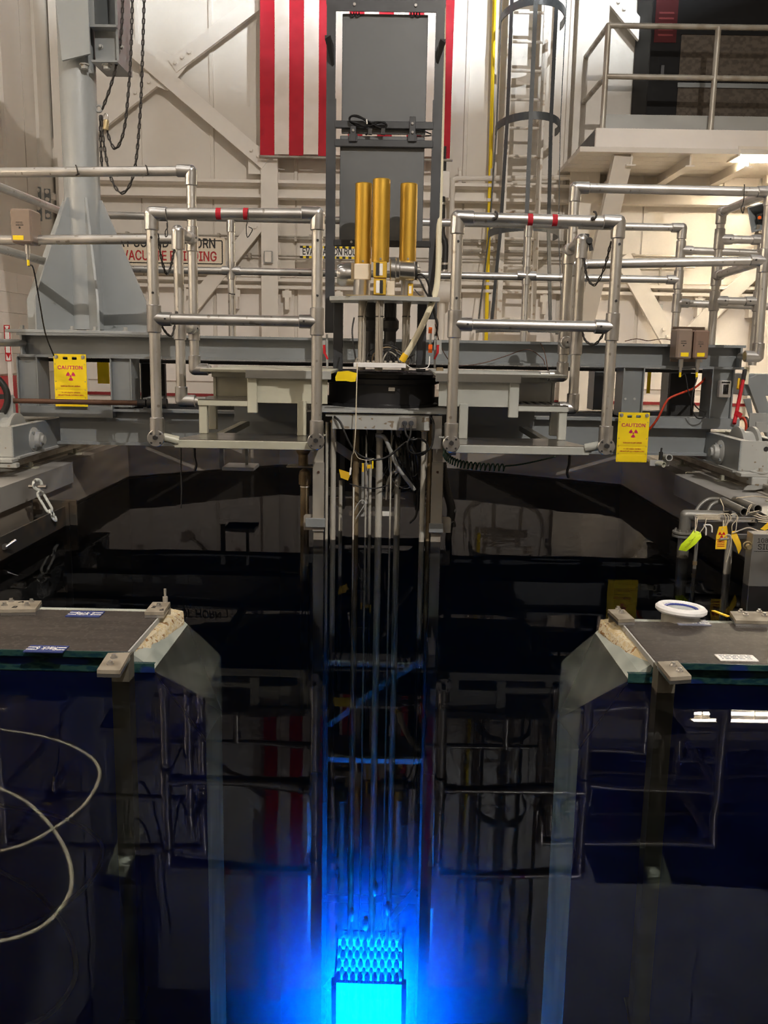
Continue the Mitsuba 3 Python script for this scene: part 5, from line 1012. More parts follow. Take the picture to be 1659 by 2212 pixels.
# rack covers on top
def cover(s, x0, x1, lab):
    k = thing('rack_cover', lab, 'board')
    part(k, 'board', bx(x0, x1, 2.80, 3.25, .062, .080, .003), 'board_brown')
    part(k, 'edge_strip', bx(x0 if s < 0 else x0 - .006, x1 + .006 if s < 0 else x1, 2.795, 2.80, .058, .078), 'wet_paint'); xe = x1 if s < 0 else x0; part(k, 'edge_strip', bx(xe, xe - s * .006, 2.80, 3.25, .06, .0795), 'grey_worn')
    return k
cover(-1, -2.10, -.845, 'dark brown cover board with two blue name plates on the left divider wall')
cover(1, .868, 1.88, 'dark brown cover board with grey name plates on the right divider wall')
def plate_quad(pts, z, t):
    q = [PZ(*p, z)[:2] for p in pts]; return q, hull([(x, y, z + d) for x, y in q for d in (0, -t)])
def name_plate(pts, txt, m_, tm, lab, flip=False, marks=False):
    k = thing('name_plate', lab, 'name plate'); q, _ = plate_quad(pts, .084, .003); q = np.array(q); c = q.mean(0); w = np.ptp(q[:, 0]) * .9; h = np.ptp(q[:, 1])
    part(k, 'plate', bx(c[0] - w / 2, c[0] + w / 2, c[1] - h / 2, c[1] + h / 2, .0805, .084), m_)
    r_, u_ = ((1, 0, 0), (0, 1, 0)) if not flip else ((-1, 0, 0), (0, -1, 0)); sg = -1 if flip else 1
    if txt: part(k, 'lettering', text(txt, h * .48, (c[0], c[1] - sg * h * .24, .084), r_, u_, .0012, width=w * .52), tm)
    if marks:
        for row in (-.22, .05, .3):
            for i in range(9): part(k, 'mark', bx(c[0] - w * .42 + i * w * .093, c[0] - w * .42 + i * w * .093 + w * (.05 + .03 * ((i * 7 + int(row * 10)) % 2)), c[1] + row * h - .004, c[1] + row * h + .004, .084, .0845), tm)
    else:
        for s in (-1, 1):
            for row in (-.15, .18): part(k, 'mark', bx(c[0] + s * w * .38 - .014, c[0] + s * w * .38 + .014, c[1] + row * h - .003, c[1] + row * h + .003, .084, .0845), tm)
name_plate([(137, 1331), (152, 1319), (228, 1321), (220, 1331)], 'Rack 2', 'plate_blue', 'tag_white', 'blue plate lettered Rack 2 on the left board')
name_plate([(45, 1407), (62, 1394), (152, 1395), (141, 1408)], 'Rack 6', 'plate_blue', 'tag_white', 'blue plate lettered Rack 6 upside down on the left board', flip=True)
name_plate([(1463, 1349), (1452, 1339), (1527, 1339), (1540, 1349)], 'Rack 1', 'plate_grey', 'tag_white', 'grey plate lettered Rack 1 on the right board')
name_plate([(1556, 1426), (1539, 1414), (1627, 1415), (1642, 1426)], '', 'tag_white', 'plate_grey', 'white plate with faint marks on the right board', marks=True)
def hanger(s, pts, lab, long=True, bolts=(), letters=()):
    k = thing('rack_bracket', lab, 'bracket', 'metal brackets of the rack covers')
    zt = .104; q = np.array([PZ(*p, zt)[:2] for p in pts])
    part(k, 'top_plate', hull([(x, y, zt + d) for x, y in q for d in (0, -.012)]), 'brass_bolt' if False else 'grey_worn2')
    part(k, 'under_plate', hull([(x, y, zt - .013 + d) for x, y in q for d in (0, -.010)]), 'cast_alu')
    for p in bolts:
        b = PZ(*p, zt); part(k, 'bolt', join(disc((b[0], b[1], zt), UP, .011, .003, 14), hexbolt((b[0], b[1], zt + .003), UP, .007, .009)), 'stainless')
    for ch, p in letters:
        b = PZ(*p, zt); part(k, 'letter', text(ch, .022, (b[0], b[1], zt), (1, 0, 0), (0, 1, 0), .001, True), 'ink')
    if long:
        c = q.mean(0); xb = c[0] + (-.012 if s < 0 else .0); y0 = 2.735
        part(k, 'bar', join(bx(xb - .028, xb + .028, y0, y0 + .008, -1.22, zt - .023), bx(xb + (.020 if s < 0 else -.028), xb + (.028 if s < 0 else -.020), y0, y0 + .06, -1.22, zt - .023)), 'old_steel')
        f = part(k, 'foot_plate', bar((xb, y0 + .09, -1.16), (xb - s * -.02, y0 - .05, -1.28), .075, .012, (0, .4, 1)), 'old_steel')
        for t_ in (.3, .72): part(f, 'bolt', hexbolt((xb, y0 + .09 - .14 * t_, -1.155 - .12 * t_), (0, -.4, 1), .016, .02), 'dull_steel')
        part(k, 'lower_rod', rod((xb, y0 + .0, -1.28), (xb, y0 + .06, -6.5), .014, 10), 'old_steel')
    else: part(k, 'stub', bx(q[:, 0].mean() - .03, q[:, 0].mean() + .03, q[:, 1].max() - .012, q[:, 1].max(), -.4, zt - .02), 'grey_worn2')
mat('grey_worn2', speck((.25, .22, .175), (.16, .135, .10), 18), .6)
mat('old_steel', speck((.13, .12, .095), (.085, .08, .065), 9), .5, .3)
hanger(-1, [(233, 1410), (281, 1409), (259, 1448), (209, 1447)], 'bracket with two bolts at the front right corner of the left board', True, [(246, 1421), (238, 1435)])
hanger(-1, [(0, 1317), (0, 1297), (90, 1297), (76, 1316)], 'bracket lettered A and B behind the left board', False, [(24, 1299), (68, 1300), (10, 1308), (58, 1308)], [('A', (45, 1302)), ('B', (30, 1313))])
hanger(-1, [(312, 1322), (330, 1300), (368, 1300), (354, 1322)], 'bracket lettered 2 and 6 at the back right corner of the left board', False, [(343, 1310)], [('2', (331, 1313)), ('6', (348, 1319))])
hanger(1, [(1420, 1429), (1464, 1427), (1494, 1460), (1448, 1463)], 'bracket with two bolts at the front left corner of the right board', True, [(1454, 1438), (1468, 1450)])
hanger(1, [(1336, 1338), (1313, 1316), (1348, 1316), (1371, 1337)], 'bracket with two bolts at the back left corner of the right board', False, [(1335, 1316), (1342, 1324)])
hanger(1, [(1590, 1340), (1577, 1320), (1660, 1321), (1660, 1342)], 'bracket with four bolts behind the right board', False, [(1600, 1322), (1640, 1322), (1611, 1329), (1651, 1330)])
q = PZ(357, 1300, .104); solo('stud_bolt', join(disc((q[0], q[1], .104), UP, .010, .02, 8), rod((q[0], q[1], .12), (q[0], q[1], .155), .005, 8)), 'dull_steel', 'upright stud bolt on the back bracket of the left board', 'bolt')
# white rimmed port
k = thing('port_ring', 'white ring with a blue lip standing in the water behind the right board', 'ring')
c = PZ(1471, 1318, .115)
part(k, 'ring', lathe([(.063, .0), (.062, .012), (.068, .018), (.085, .018), (.094, .010), (.094, 0), (.085, -.008), (.063, -.008), (.063, 0)], c, (.05, .03, 1), 64), 'white_paint'); part(k, 'lip', lathe([(.0625, .012), (.054, .010), (.052, -.03), (.0625, -.03), (.0625, .012)], c, (.05, .03, 1), 48), 'ring_blue', 'blue inner lip')
part(k, 'lid', disc(c + [0, 0, -.004], (.05, .03, 1), .053, .010, 32), 'lid_grey'); part(k, 'pipe', hollow(c + [0, 0, -.008], c + [0, 0, -1.5], .07, .06, 28), 'dull_steel')
q = np.array([PZ(*p, .09)[:2] for p in ((1537, 1318), (1544, 1318), (1577, 1330), (1570, 1331))]); solo('yellow_strip', hull([(x, y, .09 + d) for x, y in q for d in (0, -.004)]), 'tag_yellow', 'narrow yellow strip lying by the bracket behind the right board', 'strip')
# hose loops under water on the left
for i, pts in enumerate(([(-40, 1560), (0, 1575), (70, 1586), (140, 1605), (195, 1635), (215, 1665), (205, 1705), (170, 1750), (100, 1800), (40, 1828), (-20, 1842), (-60, 1850)], [(-60, 1670), (0, 1702), (60, 1735), (110, 1785), (145, 1845), (155, 1905), (140, 1950), (100, 1995), (50, 2020), (0, 2032), (-60, 2040)])):
    wire('hose', [RW(x, y, z=-.45 - .04 * i) for x, y in pts], .006, 'hose_cream', f'{"upper" if i == 0 else "lower"} loop of pale hose under water by the left wall', 'hose', 'hose loops in the water', 10, 8)

# ------------------------------------------------------------------ left pool edge: gutter and shackle
k = thing('gutter', 'dark rusty steel gutter along the left pool wall', 'gutter')
gx_ = -1.92
part(k, 'front_wall', bx(gx_ - .012, gx_, 1.2, 5.25, -.03, .115), 'gutter_steel'); part(k, 'floor', bx(-2.14, gx_ - .012, 1.2, 5.25, -.03, -.02), 'gutter_steel'); part(k, 'end_plate', bx(-2.12, gx_ + .06, 5.25, 5.265, -.10, .15, .002), 'gutter_steel')
part(k, 'end_post', bx(gx_ - .02, gx_ + .02, 5.23, 5.25, -3.0, .14), 'gutter_steel')
mat('gutter_steel', speck((.045, .042, .037), (.08, .06, .042), 9, lo=.5, hi=.75), .55, .4)
for y in (3.85, 4.35): part(k, 'handle', join(bx(gx_, gx_ + .015, y, y + .03, .05, .075), rod((gx_ + .01, y + .015, .06), (gx_ + .05, y + .05, .09), .007, 8)), 'cast_alu')
k = thing('shackle', 'white painted shackle with chain links hooked over the left curb', 'shackle')
c = PZ(70, 1047, .27) + [.03, 0, 0]
part(k, 'ring', lathe([(.028 + .010 * math.cos(a), .010 * math.sin(a)) for a in np.linspace(0, 2 * np.pi, 11)], c, (1, -.5, .2), 24), 'white_worn'); part(k, 'pin', rod(c - [.05, 0, .01], c + [.05, 0, -.01], .011, 10), 'chain_steel')
mat('white_worn', speck((.55, .57, .54), (.10, .10, .09), 40, lo=.55, hi=.7), .5)
d0 = c + [.01, -.02, -.03]; d1 = c + [.10, -.02, -.20]
for i, (a, b, tw) in enumerate(((0, .75, 0), (.62, 1.05, 1))):
    A_, B_ = d0 + (d1 - d0) * a, d0 + (d1 - d0) * b; t = (B_ - A_) / np.linalg.norm(B_ - A_); n_ = np.cross(t, [0, -1., 0]); n_ /= np.linalg.norm(n_); b_ = np.cross(t, n_)
    M = np.eye(4); M[:3, :3] = np.c_[t, n_, b_] if not tw else np.c_[t, b_, -n_]; M[:3, 3] = (A_ + B_) / 2
    m = link(np.linalg.norm(B_ - A_), .05, .008, 14, 8); m.apply_transform(M); part(k, 'link', m, 'white_worn', smooth=True)

# ------------------------------------------------------------------ right pool edge
def PY(px, py, Y): return P(px, py, Y)
YE = 4.45
k = thing('overflow_pipe', 'grey steel pipe with a mitred elbow and flange at the right pool edge', 'pipe')
e = P(1481, 1113, 4.7); rp = .030
part(k, 'pipe', join(rod((e[0], 4.7, -.6), (e[0], 4.7, e[2]), rp, 24), ball((e[0], 4.7, e[2]), rp), rod((e[0], 4.7, e[2]), (e[0] + .75, 4.66, e[2]), rp, 24)), 'pipe_grey', smooth=50)
mat('pipe_grey', speck((.20, .195, .18), (.13, .12, .10), 8), .45, .5)
fz = Z(1152, 1470, 4.7); part(k, 'flange', disc((e[0], 4.7, fz), UP, .062, .012, 28, .002), 'pipe_grey'); part(k, 'flange', disc((e[0], 4.7, fz - .018), UP, .062, .013, 28, .002), 'pipe_grey')
for a in range(0, 360, 45): part(k, 'bolt', hexbolt((e[0] + .048 * math.cos(math.radians(a)), 4.7 + .048 * math.sin(math.radians(a)), fz + .012), UP, .006, .012), 'pipe_grey')
k = thing('sample_bar', 'aluminium bar wrapped with string above the right pool edge', 'bar')
a, b = P(1499, 1119, 4.4), P(1630, 1122, 4.4); part(k, 'bar', join(bx(a[0], b[0], 4.39, 4.41, a[2] - .012, a[2] + .010, .002), bx(a[0], b[0], 4.37, 4.39, a[2] - .012, a[2] - .008)), 'cast_alu')
for i in range(5): q = P(1503 + 4 * (i % 2), 1112 + 2.2 * i, 4.375); part(k, 'string', tube(curve([q, P(1530, 1112 + 2.4 * i, 4.372), P(1556, 1113 + 2.2 * i, 4.372)], 4), .0022, 6), 'string')
for i, px in enumerate((1562, 1568, 1573, 1588)): part(k, 'knot', tube(curve([P(px - 10, 1112, 4.37), P(px, 1110, 4.365), P(px + 6, 1120, 4.362), P(px + 2 - 3 * i, 1136, 4.365), P(px - 3, 1150 + 4 * i, 4.37)], 5), .0022, 6), 'string')
def tag(pts, Y, m_, lab, bend=.0, marks=None):
    k = thing('paper_tag', lab, 'tag'); n_ = len(pts)
    q = [tuple(P(*p, Y)[[0, 2]]) for p in pts]; m = ext(q, 'y', Y - .0012, Y + .0012).subdivide_to_size(.012); v = np.array(m.vertices); c_ = v[:, [0, 2]].mean(0); v[:, 1] += bend * ((v[:, 2] - c_[1]) ** 2) * 30; part(k, 'paper', trimesh.Trimesh(v, m.faces, process=False), m_, smooth=40); return k
lt = tag([(1501, 1146), (1515, 1151), (1516, 1160), (1502, 1176), (1484, 1192), (1467, 1189), (1471, 1176), (1490, 1158)], 4.33, 'tag_lime', 'bright lime tag hanging on strings above the water at the right pool edge', .15)
part(lt, 'string', join(tube([P(1503, 1118, 4.36), P(1502, 1135, 4.345), P(1501, 1148, 4.33)], .002, 6), tube([P(1507, 1118, 4.36), P(1505, 1135, 4.345), P(1502, 1149, 4.33)], .002, 6), tube(curve([P(1526, 1120, 4.36), P(1522, 1136, 4.34), P(1511, 1152, 4.33)], 4), .002, 6)), 'string')
for i in range(3): part(lt, 'scribble', tube(curve([P(1478 + 5 * i, 1183 - 7 * i, 4.322), P(1485 + 5 * i, 1180 - 7 * i, 4.321), P(1492 + 5 * i, 1174 - 7 * i, 4.322)], 4), .0006, 4), 'ink')
yt = tag([(1553, 1138), (1570, 1136), (1572, 1150), (1568, 1186), (1545, 1186), (1547, 1158)], 4.34, 'tag_yellow', 'yellow tag with a red radiation trefoil at the right pool edge', .0)
q = P(1559, 1155, 4.338); part(yt, 'trefoil', trefoil(q[0], q[2], .016, 4.338), 'red_paint')
for i in range(4): q = P(1549, 1166 + 4.5 * i, 4.338); part(yt, 'text_line', bx(q[0], q[0] + .036, 4.3375, 4.3388, q[2] - .002, q[2] + .0015), 'sign_red')
part(yt, 'string', tube(curve([P(1563, 1124, 4.36), P(1562, 1136, 4.345), P(1560, 1145, 4.338)], 4), .0025, 6), 'string')
y2 = tag([(1582, 1149), (1590, 1147), (1600, 1172), (1602, 1184), (1597, 1198), (1589, 1178), (1580, 1160)], 4.34, 'tag_yellow', 'plain yellow tag turned edgeways next to the aluminium box', .1)
part(y2, 'string', tube([P(1592, 1118, 4.36), P(1591, 1134, 4.35), P(1589, 1150, 4.34)], .002, 6), 'string')
for i, (px, pa, pb) in enumerate(((1538, 1136, 1150), (1525, 1138, 1156))): solo('string_end', tube(curve([P(1528 + 6 * i, 1134, 4.36), P(px - 4, 1134, 4.355), P(px, pa + 3, 4.35), P(px, pb, 4.35)], 4), .0035, 6), 'tag_white', f'white string end hanging below the sample bar, {"right" if i == 0 else "left"} of two', 'string', 'string ends below the sample bar')
k = thing('sample_pole', 'dark pole with banded joints standing in the water by the flanged pipe', 'pole'); q0 = P(1506, 1160, 4.45); q1 = P(1494, 1290, 4.25)
part(k, 'pole', rod(q0, (q0[0] - .04, 4.42, -2.5), .009, 12), 'pipe_grey'); part(k, 'pole_tip', rod(q0 + [0, 0, -.01], q0 + [.002, 0, .03], .013, 12), 'rubber')
for f_ in (.05, .075, .10): q = q0 * (1 - f_) + np.array([q0[0] - .04, 4.42, -2.5]) * f_; part(k, 'joint', rod(q - [0, 0, .01], q + [0, 0, .01], .0115, 12), 'bronze')
k = thing('valve_pole', 'grey pole with a cross handle tied by string beside the yellow tag', 'pole'); q0 = P(1576, 1155, 4.36)
part(k, 'pole', rod((q0[0], 4.36, -1.5), (q0[0], 4.36, q0[2]), .016, 16), 'dull_steel'); part(k, 'handle', rod(P(1555, 1165, 4.33), P(1585, 1162, 4.36), .0065, 10), 'dull_steel'); a = P(1580, 1158, 4.36); part(k, 'arm', bx(a[0], a[0] + .085, 4.35, 4.37, a[2] - .012, a[2] + .012, .002), 'cast_alu')
part(k, 'string', join(tube(curve([P(1566, 1160, 4.33), P(1573, 1154, 4.33), P(1580, 1165, 4.335), P(1572, 1205, 4.34), P(1568, 1215, 4.34)], 5), .0022, 6), tube(curve([P(1582, 1152, 4.34), P(1600, 1145, 4.33), P(1618, 1140, 4.32), P(1640, 1147, 4.30), P(1665, 1147, 4.28)], 5), .0032, 6)), 'string')
solo('thin_rod', rod(P(1583, 1165, 4.4), (P(1583, 1165, 4.4)[0], 4.4, -1.), .004, 8), 'dull_steel', 'thin rod standing in the water left of the aluminium box', 'rod')
k = thing('aluminium_box', 'tall aluminium box with handwriting standing in the water at the right picture edge', 'box')
w0 = PZ(1617, 1266, 0.0); yb_ = w0[1]; zt_ = Z(1153, 1625, yb_); part(k, 'body', bx(w0[0], w0[0] + .22, yb_, yb_ + .075, -1.2, zt_, .003), 'box_alu')
mat('box_alu', speck((.42, .415, .40), (.30, .29, .27), 10), .35, .8)
q = P(1638, 1172, yb_); part(k, 'handwriting', text('108', .020, (q[0] + .02, yb_, q[2]), depth=.0012), 'ink'); q = P(1640, 1187, yb_); part(k, 'handwriting', text('SIL', .026, (q[0] + .02, yb_, q[2]), depth=.0012), 'ink'); part(k, 'underline', bx(q[0] - .025, q[0] + .06, yb_ - .0012, yb_, q[2] - .010, q[2] - .008), 'ink')
part(k, 'edge_roller', join(disc(P(1615, 1180, yb_ - .01), FR, .012, .02, 14), lathe([(.018 + .004 * math.cos(a), .004 * math.sin(a)) for a in np.linspace(0, 2 * np.pi, 9)], P(1614, 1178, yb_ - .0), (0, 1, .2), 16)), 'brass_bolt')
for i, (a, b) in enumerate((((1560, 1082), (1608, 1106)), ((1588, 1080), (1637, 1099)))):
    A_ = P(*a, 4.82); B_ = P(*b, 4.42); solo('hollow_tube', hollow(A_, B_, .021, .017, 20), 'pipe_grey', f'open ended grey tube lying on the right curb, {"left" if i == 0 else "right"} of two', 'tube', 'tubes tied together on the right curb')
solo('tube_rope', join(tube(curve([P(1556, 1078, 4.75), P(1563, 1095, 4.7), P(1564, 1104, 4.68), P(1575, 1104, 4.66)], 5), .003, 6), tube(curve([P(1590, 1076, 4.75), P(1630, 1072, 4.7), P(1665, 1076, 4.6)], 5), .003, 6), tube(curve([P(1612, 1112, 4.38), P(1618, 1095, 4.38), P(1624, 1090, 4.38), P(1618, 1106, 4.38), P(1640, 1103, 4.38)], 5), .0025, 6)), 'string', 'pale rope tying the tubes on the right curb', 'rope')
for i in range(2): wire('bent_tube', [P(1502 + 25 * i, 1108, 4.95), P(1512 + 24 * i, 1092, 4.96), P(1530 + 18 * i, 1079 + 6 * i, 4.97), P(1556, 1078 + 5 * i, 4.98)], .012, 'pipe_grey', f'{"outer" if i == 0 else "inner"} curved grey tube rising behind the flanged pipe', 'tube', 'curved tubes at the right pool edge')
k = thing('coil_rope', 'pile of rope, orange tags and fittings at the right picture edge', 'rope')
for i in range(4): part(k, 'strand', tube(curve([P(1600 + 12 * i, 1118 - 3 * i, 4.5), P(1625, 1108 + 5 * i, 4.45), P(1650, 1116 + 4 * i, 4.4), P(1670, 1110 + 6 * i, 4.4)], 5), .004, 6), 'string')
part(k, 'orange_tag', hull([P(*p, 4.3) + [0, d, 0] for p in ((1643, 1143), (1660, 1128), (1664, 1140), (1652, 1146)) for d in (0, .004)]), 'tag_yellow'); part(k, 'fitting', join(ball(P(1628, 1122, 4.45), .022), disc(P(1622, 1128, 4.42), (.3, -1, .2), .02, .03, 12)), 'rubber')
part(k, 'yellow_tag', hull([P(*p, 4.7) + [0, d, 0] for p in ((1650, 1108), (1664, 1102), (1664, 1112), (1655, 1113)) for d in (0, .004)]), 'yellow')
k = thing('pipe_clamp', 'small steel bracket with two short pipe stubs under the right bridge beam', 'bracket'); q = P(1420, 990, 5.6)
part(k, 'plate', bx(q[0] - .05, q[0] + .07, 5.58, 5.60, q[2] - .045, q[2] - .01), 'grey_light'); part(k, 'pipe_stub', hollow(q + [.06, .05, .0], q + [.055, -.06, .012], .022, .016), 'grey_light'); part(k, 'pipe_stub', hollow(q + [-.03, .03, -.03], q + [.025, -.06, -.032], .018, .013), 'step_paint'); part(k, 'valve', join(rod(q + [.02, 0, -.02], q + [.02, 0, .04], .012, 10), rod(q + [.02, 0, .04], q + [.022, 0, .065], .006, 8)), 'rubber')

# ------------------------------------------------------------------ boxes on the bridge
def monitor(px0, px1, py0, py1, Y, m_, lab, sx, cable):
    k = thing('radiation_monitor', lab, 'monitor box'); x0, x1 = X(px0, (py0 + py1) / 2, Y), X(px1, (py0 + py1) / 2, Y); z0, z1 = Z(py1, (px0 + px1) / 2, Y), Z(py0, (px0 + px1) / 2, Y); w, h = x1 - x0, z1 - z0
    part(k, 'case', bx(x0, x1, Y, Y + .14, z0, z1, .010), m_)
    part(k, 'sticker', bx(x0 + w * sx, x0 + w * sx + w * .5, Y - .002, Y, z0 + h * .09, z0 + h * .22), 'yellow')
    for i, f_ in enumerate((.60, .57, .51)): part(k, 'text_line', bx(x0 + w * .26, x0 + w * (.62 if i else .58), Y - .001, Y, z0 + h * f_, z0 + h * (f_ + (.012 if i < 2 else .022))), 'ink')
    part(k, 'lamp', bx(x0 + w * .40, x0 + w * .48, Y - .001, Y, z0 + h * .42, z0 + h * .47), 'ink')
    xm = x0 + w * .55; part(k, 'gland', join(disc((xm, Y + .06, z0 - .05), UP, .014, .05, 14), disc((xm, Y + .06, z0 - .08), UP, .009, .03, 12)), 'stainless'); part(k, 'yellow_sleeve', rod((xm, Y + .06, z0 - .11), (xm, Y + .06, z0 - .08), .007, 10), 'yellow'); return k, (xm, Y + .06, z0 - .11)
_, g = monitor(22, 68, 450, 525, 4.92, 'box_brown', 'brown radiation monitor box on a railing at the left picture edge', .10, None)
wire('monitor_cable', [g, P(72, 580, 5.1), P(85, 650, 5.3), P(98, 720, 5.6), P(116, 768, 5.72)], .004, 'rubber', 'black cable running down from the left monitor box to the caution sign')
_, g1 = monitor(1462, 1496, 710, 776, 5.6, 'box_brown', 'brown radiation monitor box on the right bridge beam, left one of a pair', .3, None)
_, g2 = monitor(1499, 1532, 713, 776, 5.6, 'box_brown_red', 'reddish brown radiation monitor box on the right bridge beam, right one of a pair', .25, None)
solo('monitor_back_plate', bx(X(1450, 740, 5.75), X(1520, 740, 5.75), 5.745, 5.75, Z(782, 1490, 5.75), Z(706, 1490, 5.75), .001), 'box_brown', 'brown back plate behind the pair of monitor boxes', 'plate')
wire('monitor_cable', [g1, P(1480, 810, 5.68), P(1488, 850, 5.68), P(1505, 880, 5.70), P(1522, 890, 5.74)], .004, 'rubber', 'black cable hanging from the left box of the monitor pair')
wire('monitor_cable', [g2, P(1506, 815, 5.68), P(1496, 850, 5.66), P(1494, 880, 5.66), P(1505, 902, 5.68), P(1520, 902, 5.7), P(1526, 888, 5.73)], .004, 'rubber', 'looped black cable hanging from the right box of the monitor pair')
wire('orange_cable', [P(1402, 928, 5.73), P(1420, 905, 5.70), P(1438, 870, 5.69), P(1450, 858, 5.69), P(1480, 846, 5.72), P(1500, 838, 5.80), P(1516, 825, 5.85), P(1524, 815, 5.9)], .007, 'cable_red', 'orange red cable running from the right caution sign up to the bridge')
k = thing('light_switch', 'white switch box with a black switch on the right end of the bridge', 'switch'); x0, x1 = X(1550, 840, 5.77), X(1575, 840, 5.77); z0, z1 = Z(858, 1562, 5.77), Z(822, 1562, 5.77)
part(k, 'box', bx(x0, x1, 5.735, 5.78, z0, z1, .004), 'white_paint'); w, h = x1 - x0, z1 - z0; part(k, 'switch_plate', bx(x0 + w * .3, x0 + w * .75, 5.732, 5.735, z0 + h * .2, z0 + h * .78), 'ink'); part(k, 'name_strip', bx(x0 + w * .15, x0 + w * .85, 5.732, 5.735, z0 + h * .85, z0 + h * .95), 'ink'); part(k, 'lever', bx(x0 + w * .45, x0 + w * .6, 5.722, 5.732, z0 + h * .42, z0 + h * .58), 'frame_dark')
for i, pts in enumerate(([(940, 700, 5.2), (948, 735, 5.3), (958, 760, 5.5), (970, 778, 5.7), (985, 790, 5.73)], [(985, 792, 5.72), (1040, 785, 5.72), (1090, 770, 5.72), (1130, 756, 5.72), (1150, 758, 5.72), (1172, 775, 5.72), (1177, 788, 5.72)], [(1168, 742, 5.7), (1176, 760, 5.6), (1182, 790, 5.2), (1186, 820, 5.1), (1182, 845, 5.1)], [(1350, 737, 5.74), (1375, 732, 5.72), (1400, 736, 5.74), (1430, 732, 5.74), (1452, 735, 5.74)])):
    wire('thin_wire', [P(*q) for q in pts], .0028, 'rust', ('thin dark red wire beside the right tower leg', 'thin dark red wire draped along the right upper beam', 'thin dark wire dropping behind the right steps', 'thin wire lying on the beam left of the monitor pair')[i], 'wire', n=6)

# ------------------------------------------------------------------ things right and left of the bridge
k = thing('red_pole', 'red pole leaning at the right end of the bridge', 'pole'); part(k, 'pole', rod(P(1605, 822, 5.9), P(1586, 915, 5.72), .012, 12), 'red_paint'); part(k, 'grip', rod(P(1609, 800, 5.95), P(1605, 822, 5.9), .014, 12), 'rubber'); part(k, 'collar', bar(P(1591, 893, 5.74), P(1598, 897, 5.76), .03, .03), 'red_paint')
solo('cardboard_strip', bar(P(1613, 793, 6.1), P(1610, 830, 6.05), .035, .006), 'hose_cream', 'tan strip hanging behind the red pole', 'strip')
solo('yellow_tool', bar(P(1597, 818, 5.95), P(1594, 840, 5.9), .016, .012), 'tag_yellow', 'yellow handle beside the red pole', 'handle')
k = thing('work_stand', 'grey steel stand with a sloping leg right of the bridge', 'stand')
yS = 6.6
part(k, 'top_beam', bx(X(1610, 820, yS), 3.3, yS, yS + .3, Z(855, 1640, yS), Z(808, 1640, yS), .004), 'grey_paint'); part(k, 'leg', bar(P(1622, 815, yS - .02), P(1668, 940, yS - .02), .085, .05), 'grey_paint'); part(k, 'gusset', ext([tuple(P(*q, yS - .04)[[0, 2]]) for q in ((1604, 862), (1620, 860), (1625, 905), (1616, 900))], 'y', yS - .06, yS - .05), 'grey_paint'); part(k, 'cross_rail', bx(X(1645, 875, yS), 3.3, yS, yS + .04, Z(888, 1650, yS), Z(868, 1650, yS)), 'grey_paint'); part(k, 'far_leg', bx(3.2, 3.28, yS, yS + .08, FL, Z(815, 1640, yS)), 'grey_paint'); part(k, 'foot', bx(2.75, 2.85, yS - .05, yS + .05, FL, .62), 'grey_paint')
k = thing('tool_box', 'small grey open box with red and black hoses on the right end truck', 'box'); q = P(1630, 925, 6.0)
part(k, 'box', join(bx(q[0] - .04, q[0] + .10, 6.0, 6.012, .575, .69), bx(q[0] - .04, q[0] + .10, 5.88, 5.89, .575, .64), bx(q[0] + .09, q[0] + .10, 5.88, 6.0, .575, .66)), 'grey_light')
for i, c_ in enumerate(('cable_red', 'rubber')): part(k, 'hose', tube(curve([P(1598 + 8 * i, 905, 5.9), P(1606 + 6 * i, 903, 5.86), P(1612 + 3 * i, 915, 5.84), P(1612 + 3 * i, 930, 5.84)], 5), .009, 8), c_)
part(k, 'red_cable', tube(curve([P(1612, 928, 5.84), P(1622, 930, 5.82), P(1636, 933, 5.8)], 4), .008, 8), 'cable_red')
solo('fire_drum', lathe([(0, FL), (.28, FL), (.28, .84), (.26, .86), (0, .86)], (-3.62, 7.6, 0), UP, 36), 'red_paint', 'red drum behind the hand wheel at the left picture edge', 'drum')

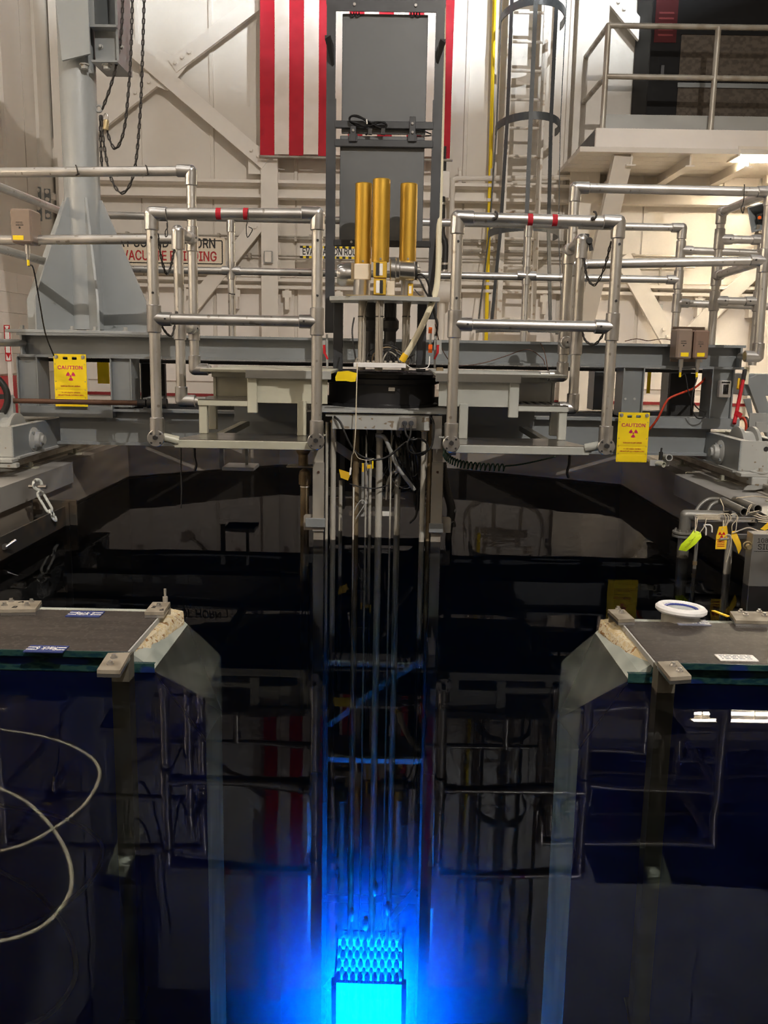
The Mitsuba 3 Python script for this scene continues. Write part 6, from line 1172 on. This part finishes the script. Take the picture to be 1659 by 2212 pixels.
# wires, hooks and small things on the railings
for lab, pts, r_ in (('bent wire hook hanging at the left end of the left top rail', [(358, 452, 4.36), (360, 472, 4.36), (362, 490, 4.36), (357, 500, 4.36), (358, 512, 4.36), (362, 505, 4.36), (360, 482, 4.36)], .0022),
                     ('bent wire hook hanging beside the red tape of the left top rail', [(536, 452, 4.36), (535, 474, 4.36), (532, 492, 4.36), (534, 512, 4.36), (541, 505, 4.36), (545, 495, 4.36), (537, 490, 4.36)], .0022),
                     ('bent wire hook hanging on the right end of the top deck rail', [(1608, 398, 5.18), (1607, 425, 5.18), (1605, 440, 5.18), (1601, 450, 5.18), (1605, 460, 5.18), (1608, 447, 5.18)], .0026),
                     ('thin black wire tied round the rear railing post behind the left frame', [(494, 633, 6.47), (500, 635, 6.47), (508, 636, 6.47)], .004)):
    wire('wire_hook', [P(*q) for q in pts], r_, 'chain_black', lab, 'wire', n=6)
k = thing('black_clamp', 'small black clamp on top of the right stair post', 'clamp'); q = P(1262, 512, 4.80)  # a plain clamp, gives no light
part(k, 'body', bx(q[0] - .015, q[0] + .022, 4.78, 4.83, q[2] - .02, q[2] + .015, .004), 'rubber'); part(k, 'knob', disc(q + [.018, -.02, -.022], (0, -1, 0), .016, .03, 14), 'rubber'); part(k, 'lever', bar(q + [.022, -.03, -.02], q + [.034, -.03, -.07], .018, .014), 'rubber')
k = thing('wall_bracket', 'bolted steel plates on the left wall behind the monitor box', 'bracket')
for px, pa, pb in ((84, 404, 478), (104, 408, 474)):
    a, b = P(px - 8, pa, 10.6), P(px + 8, pb, 10.6); pl = part(k, 'plate', bx(a[0], b[0], 10.58, 10.60, b[2], a[2], .003), 'grey_paint')
    for t_ in (.12, .38, .64, .9): part(pl, 'bolt', hexbolt(((a[0] + b[0]) / 2, 10.58, b[2] + (a[2] - b[2]) * t_), (0, -1, 0), .018, .02), 'wall_trim')
a, b = P(125, 400, 10.62), P(60, 440, 10.62); part(k, 'stay', bx(-4.03, b[0] + .3, 10.60, 10.68, b[2] + .05, b[2] + .12), 'wall_trim')
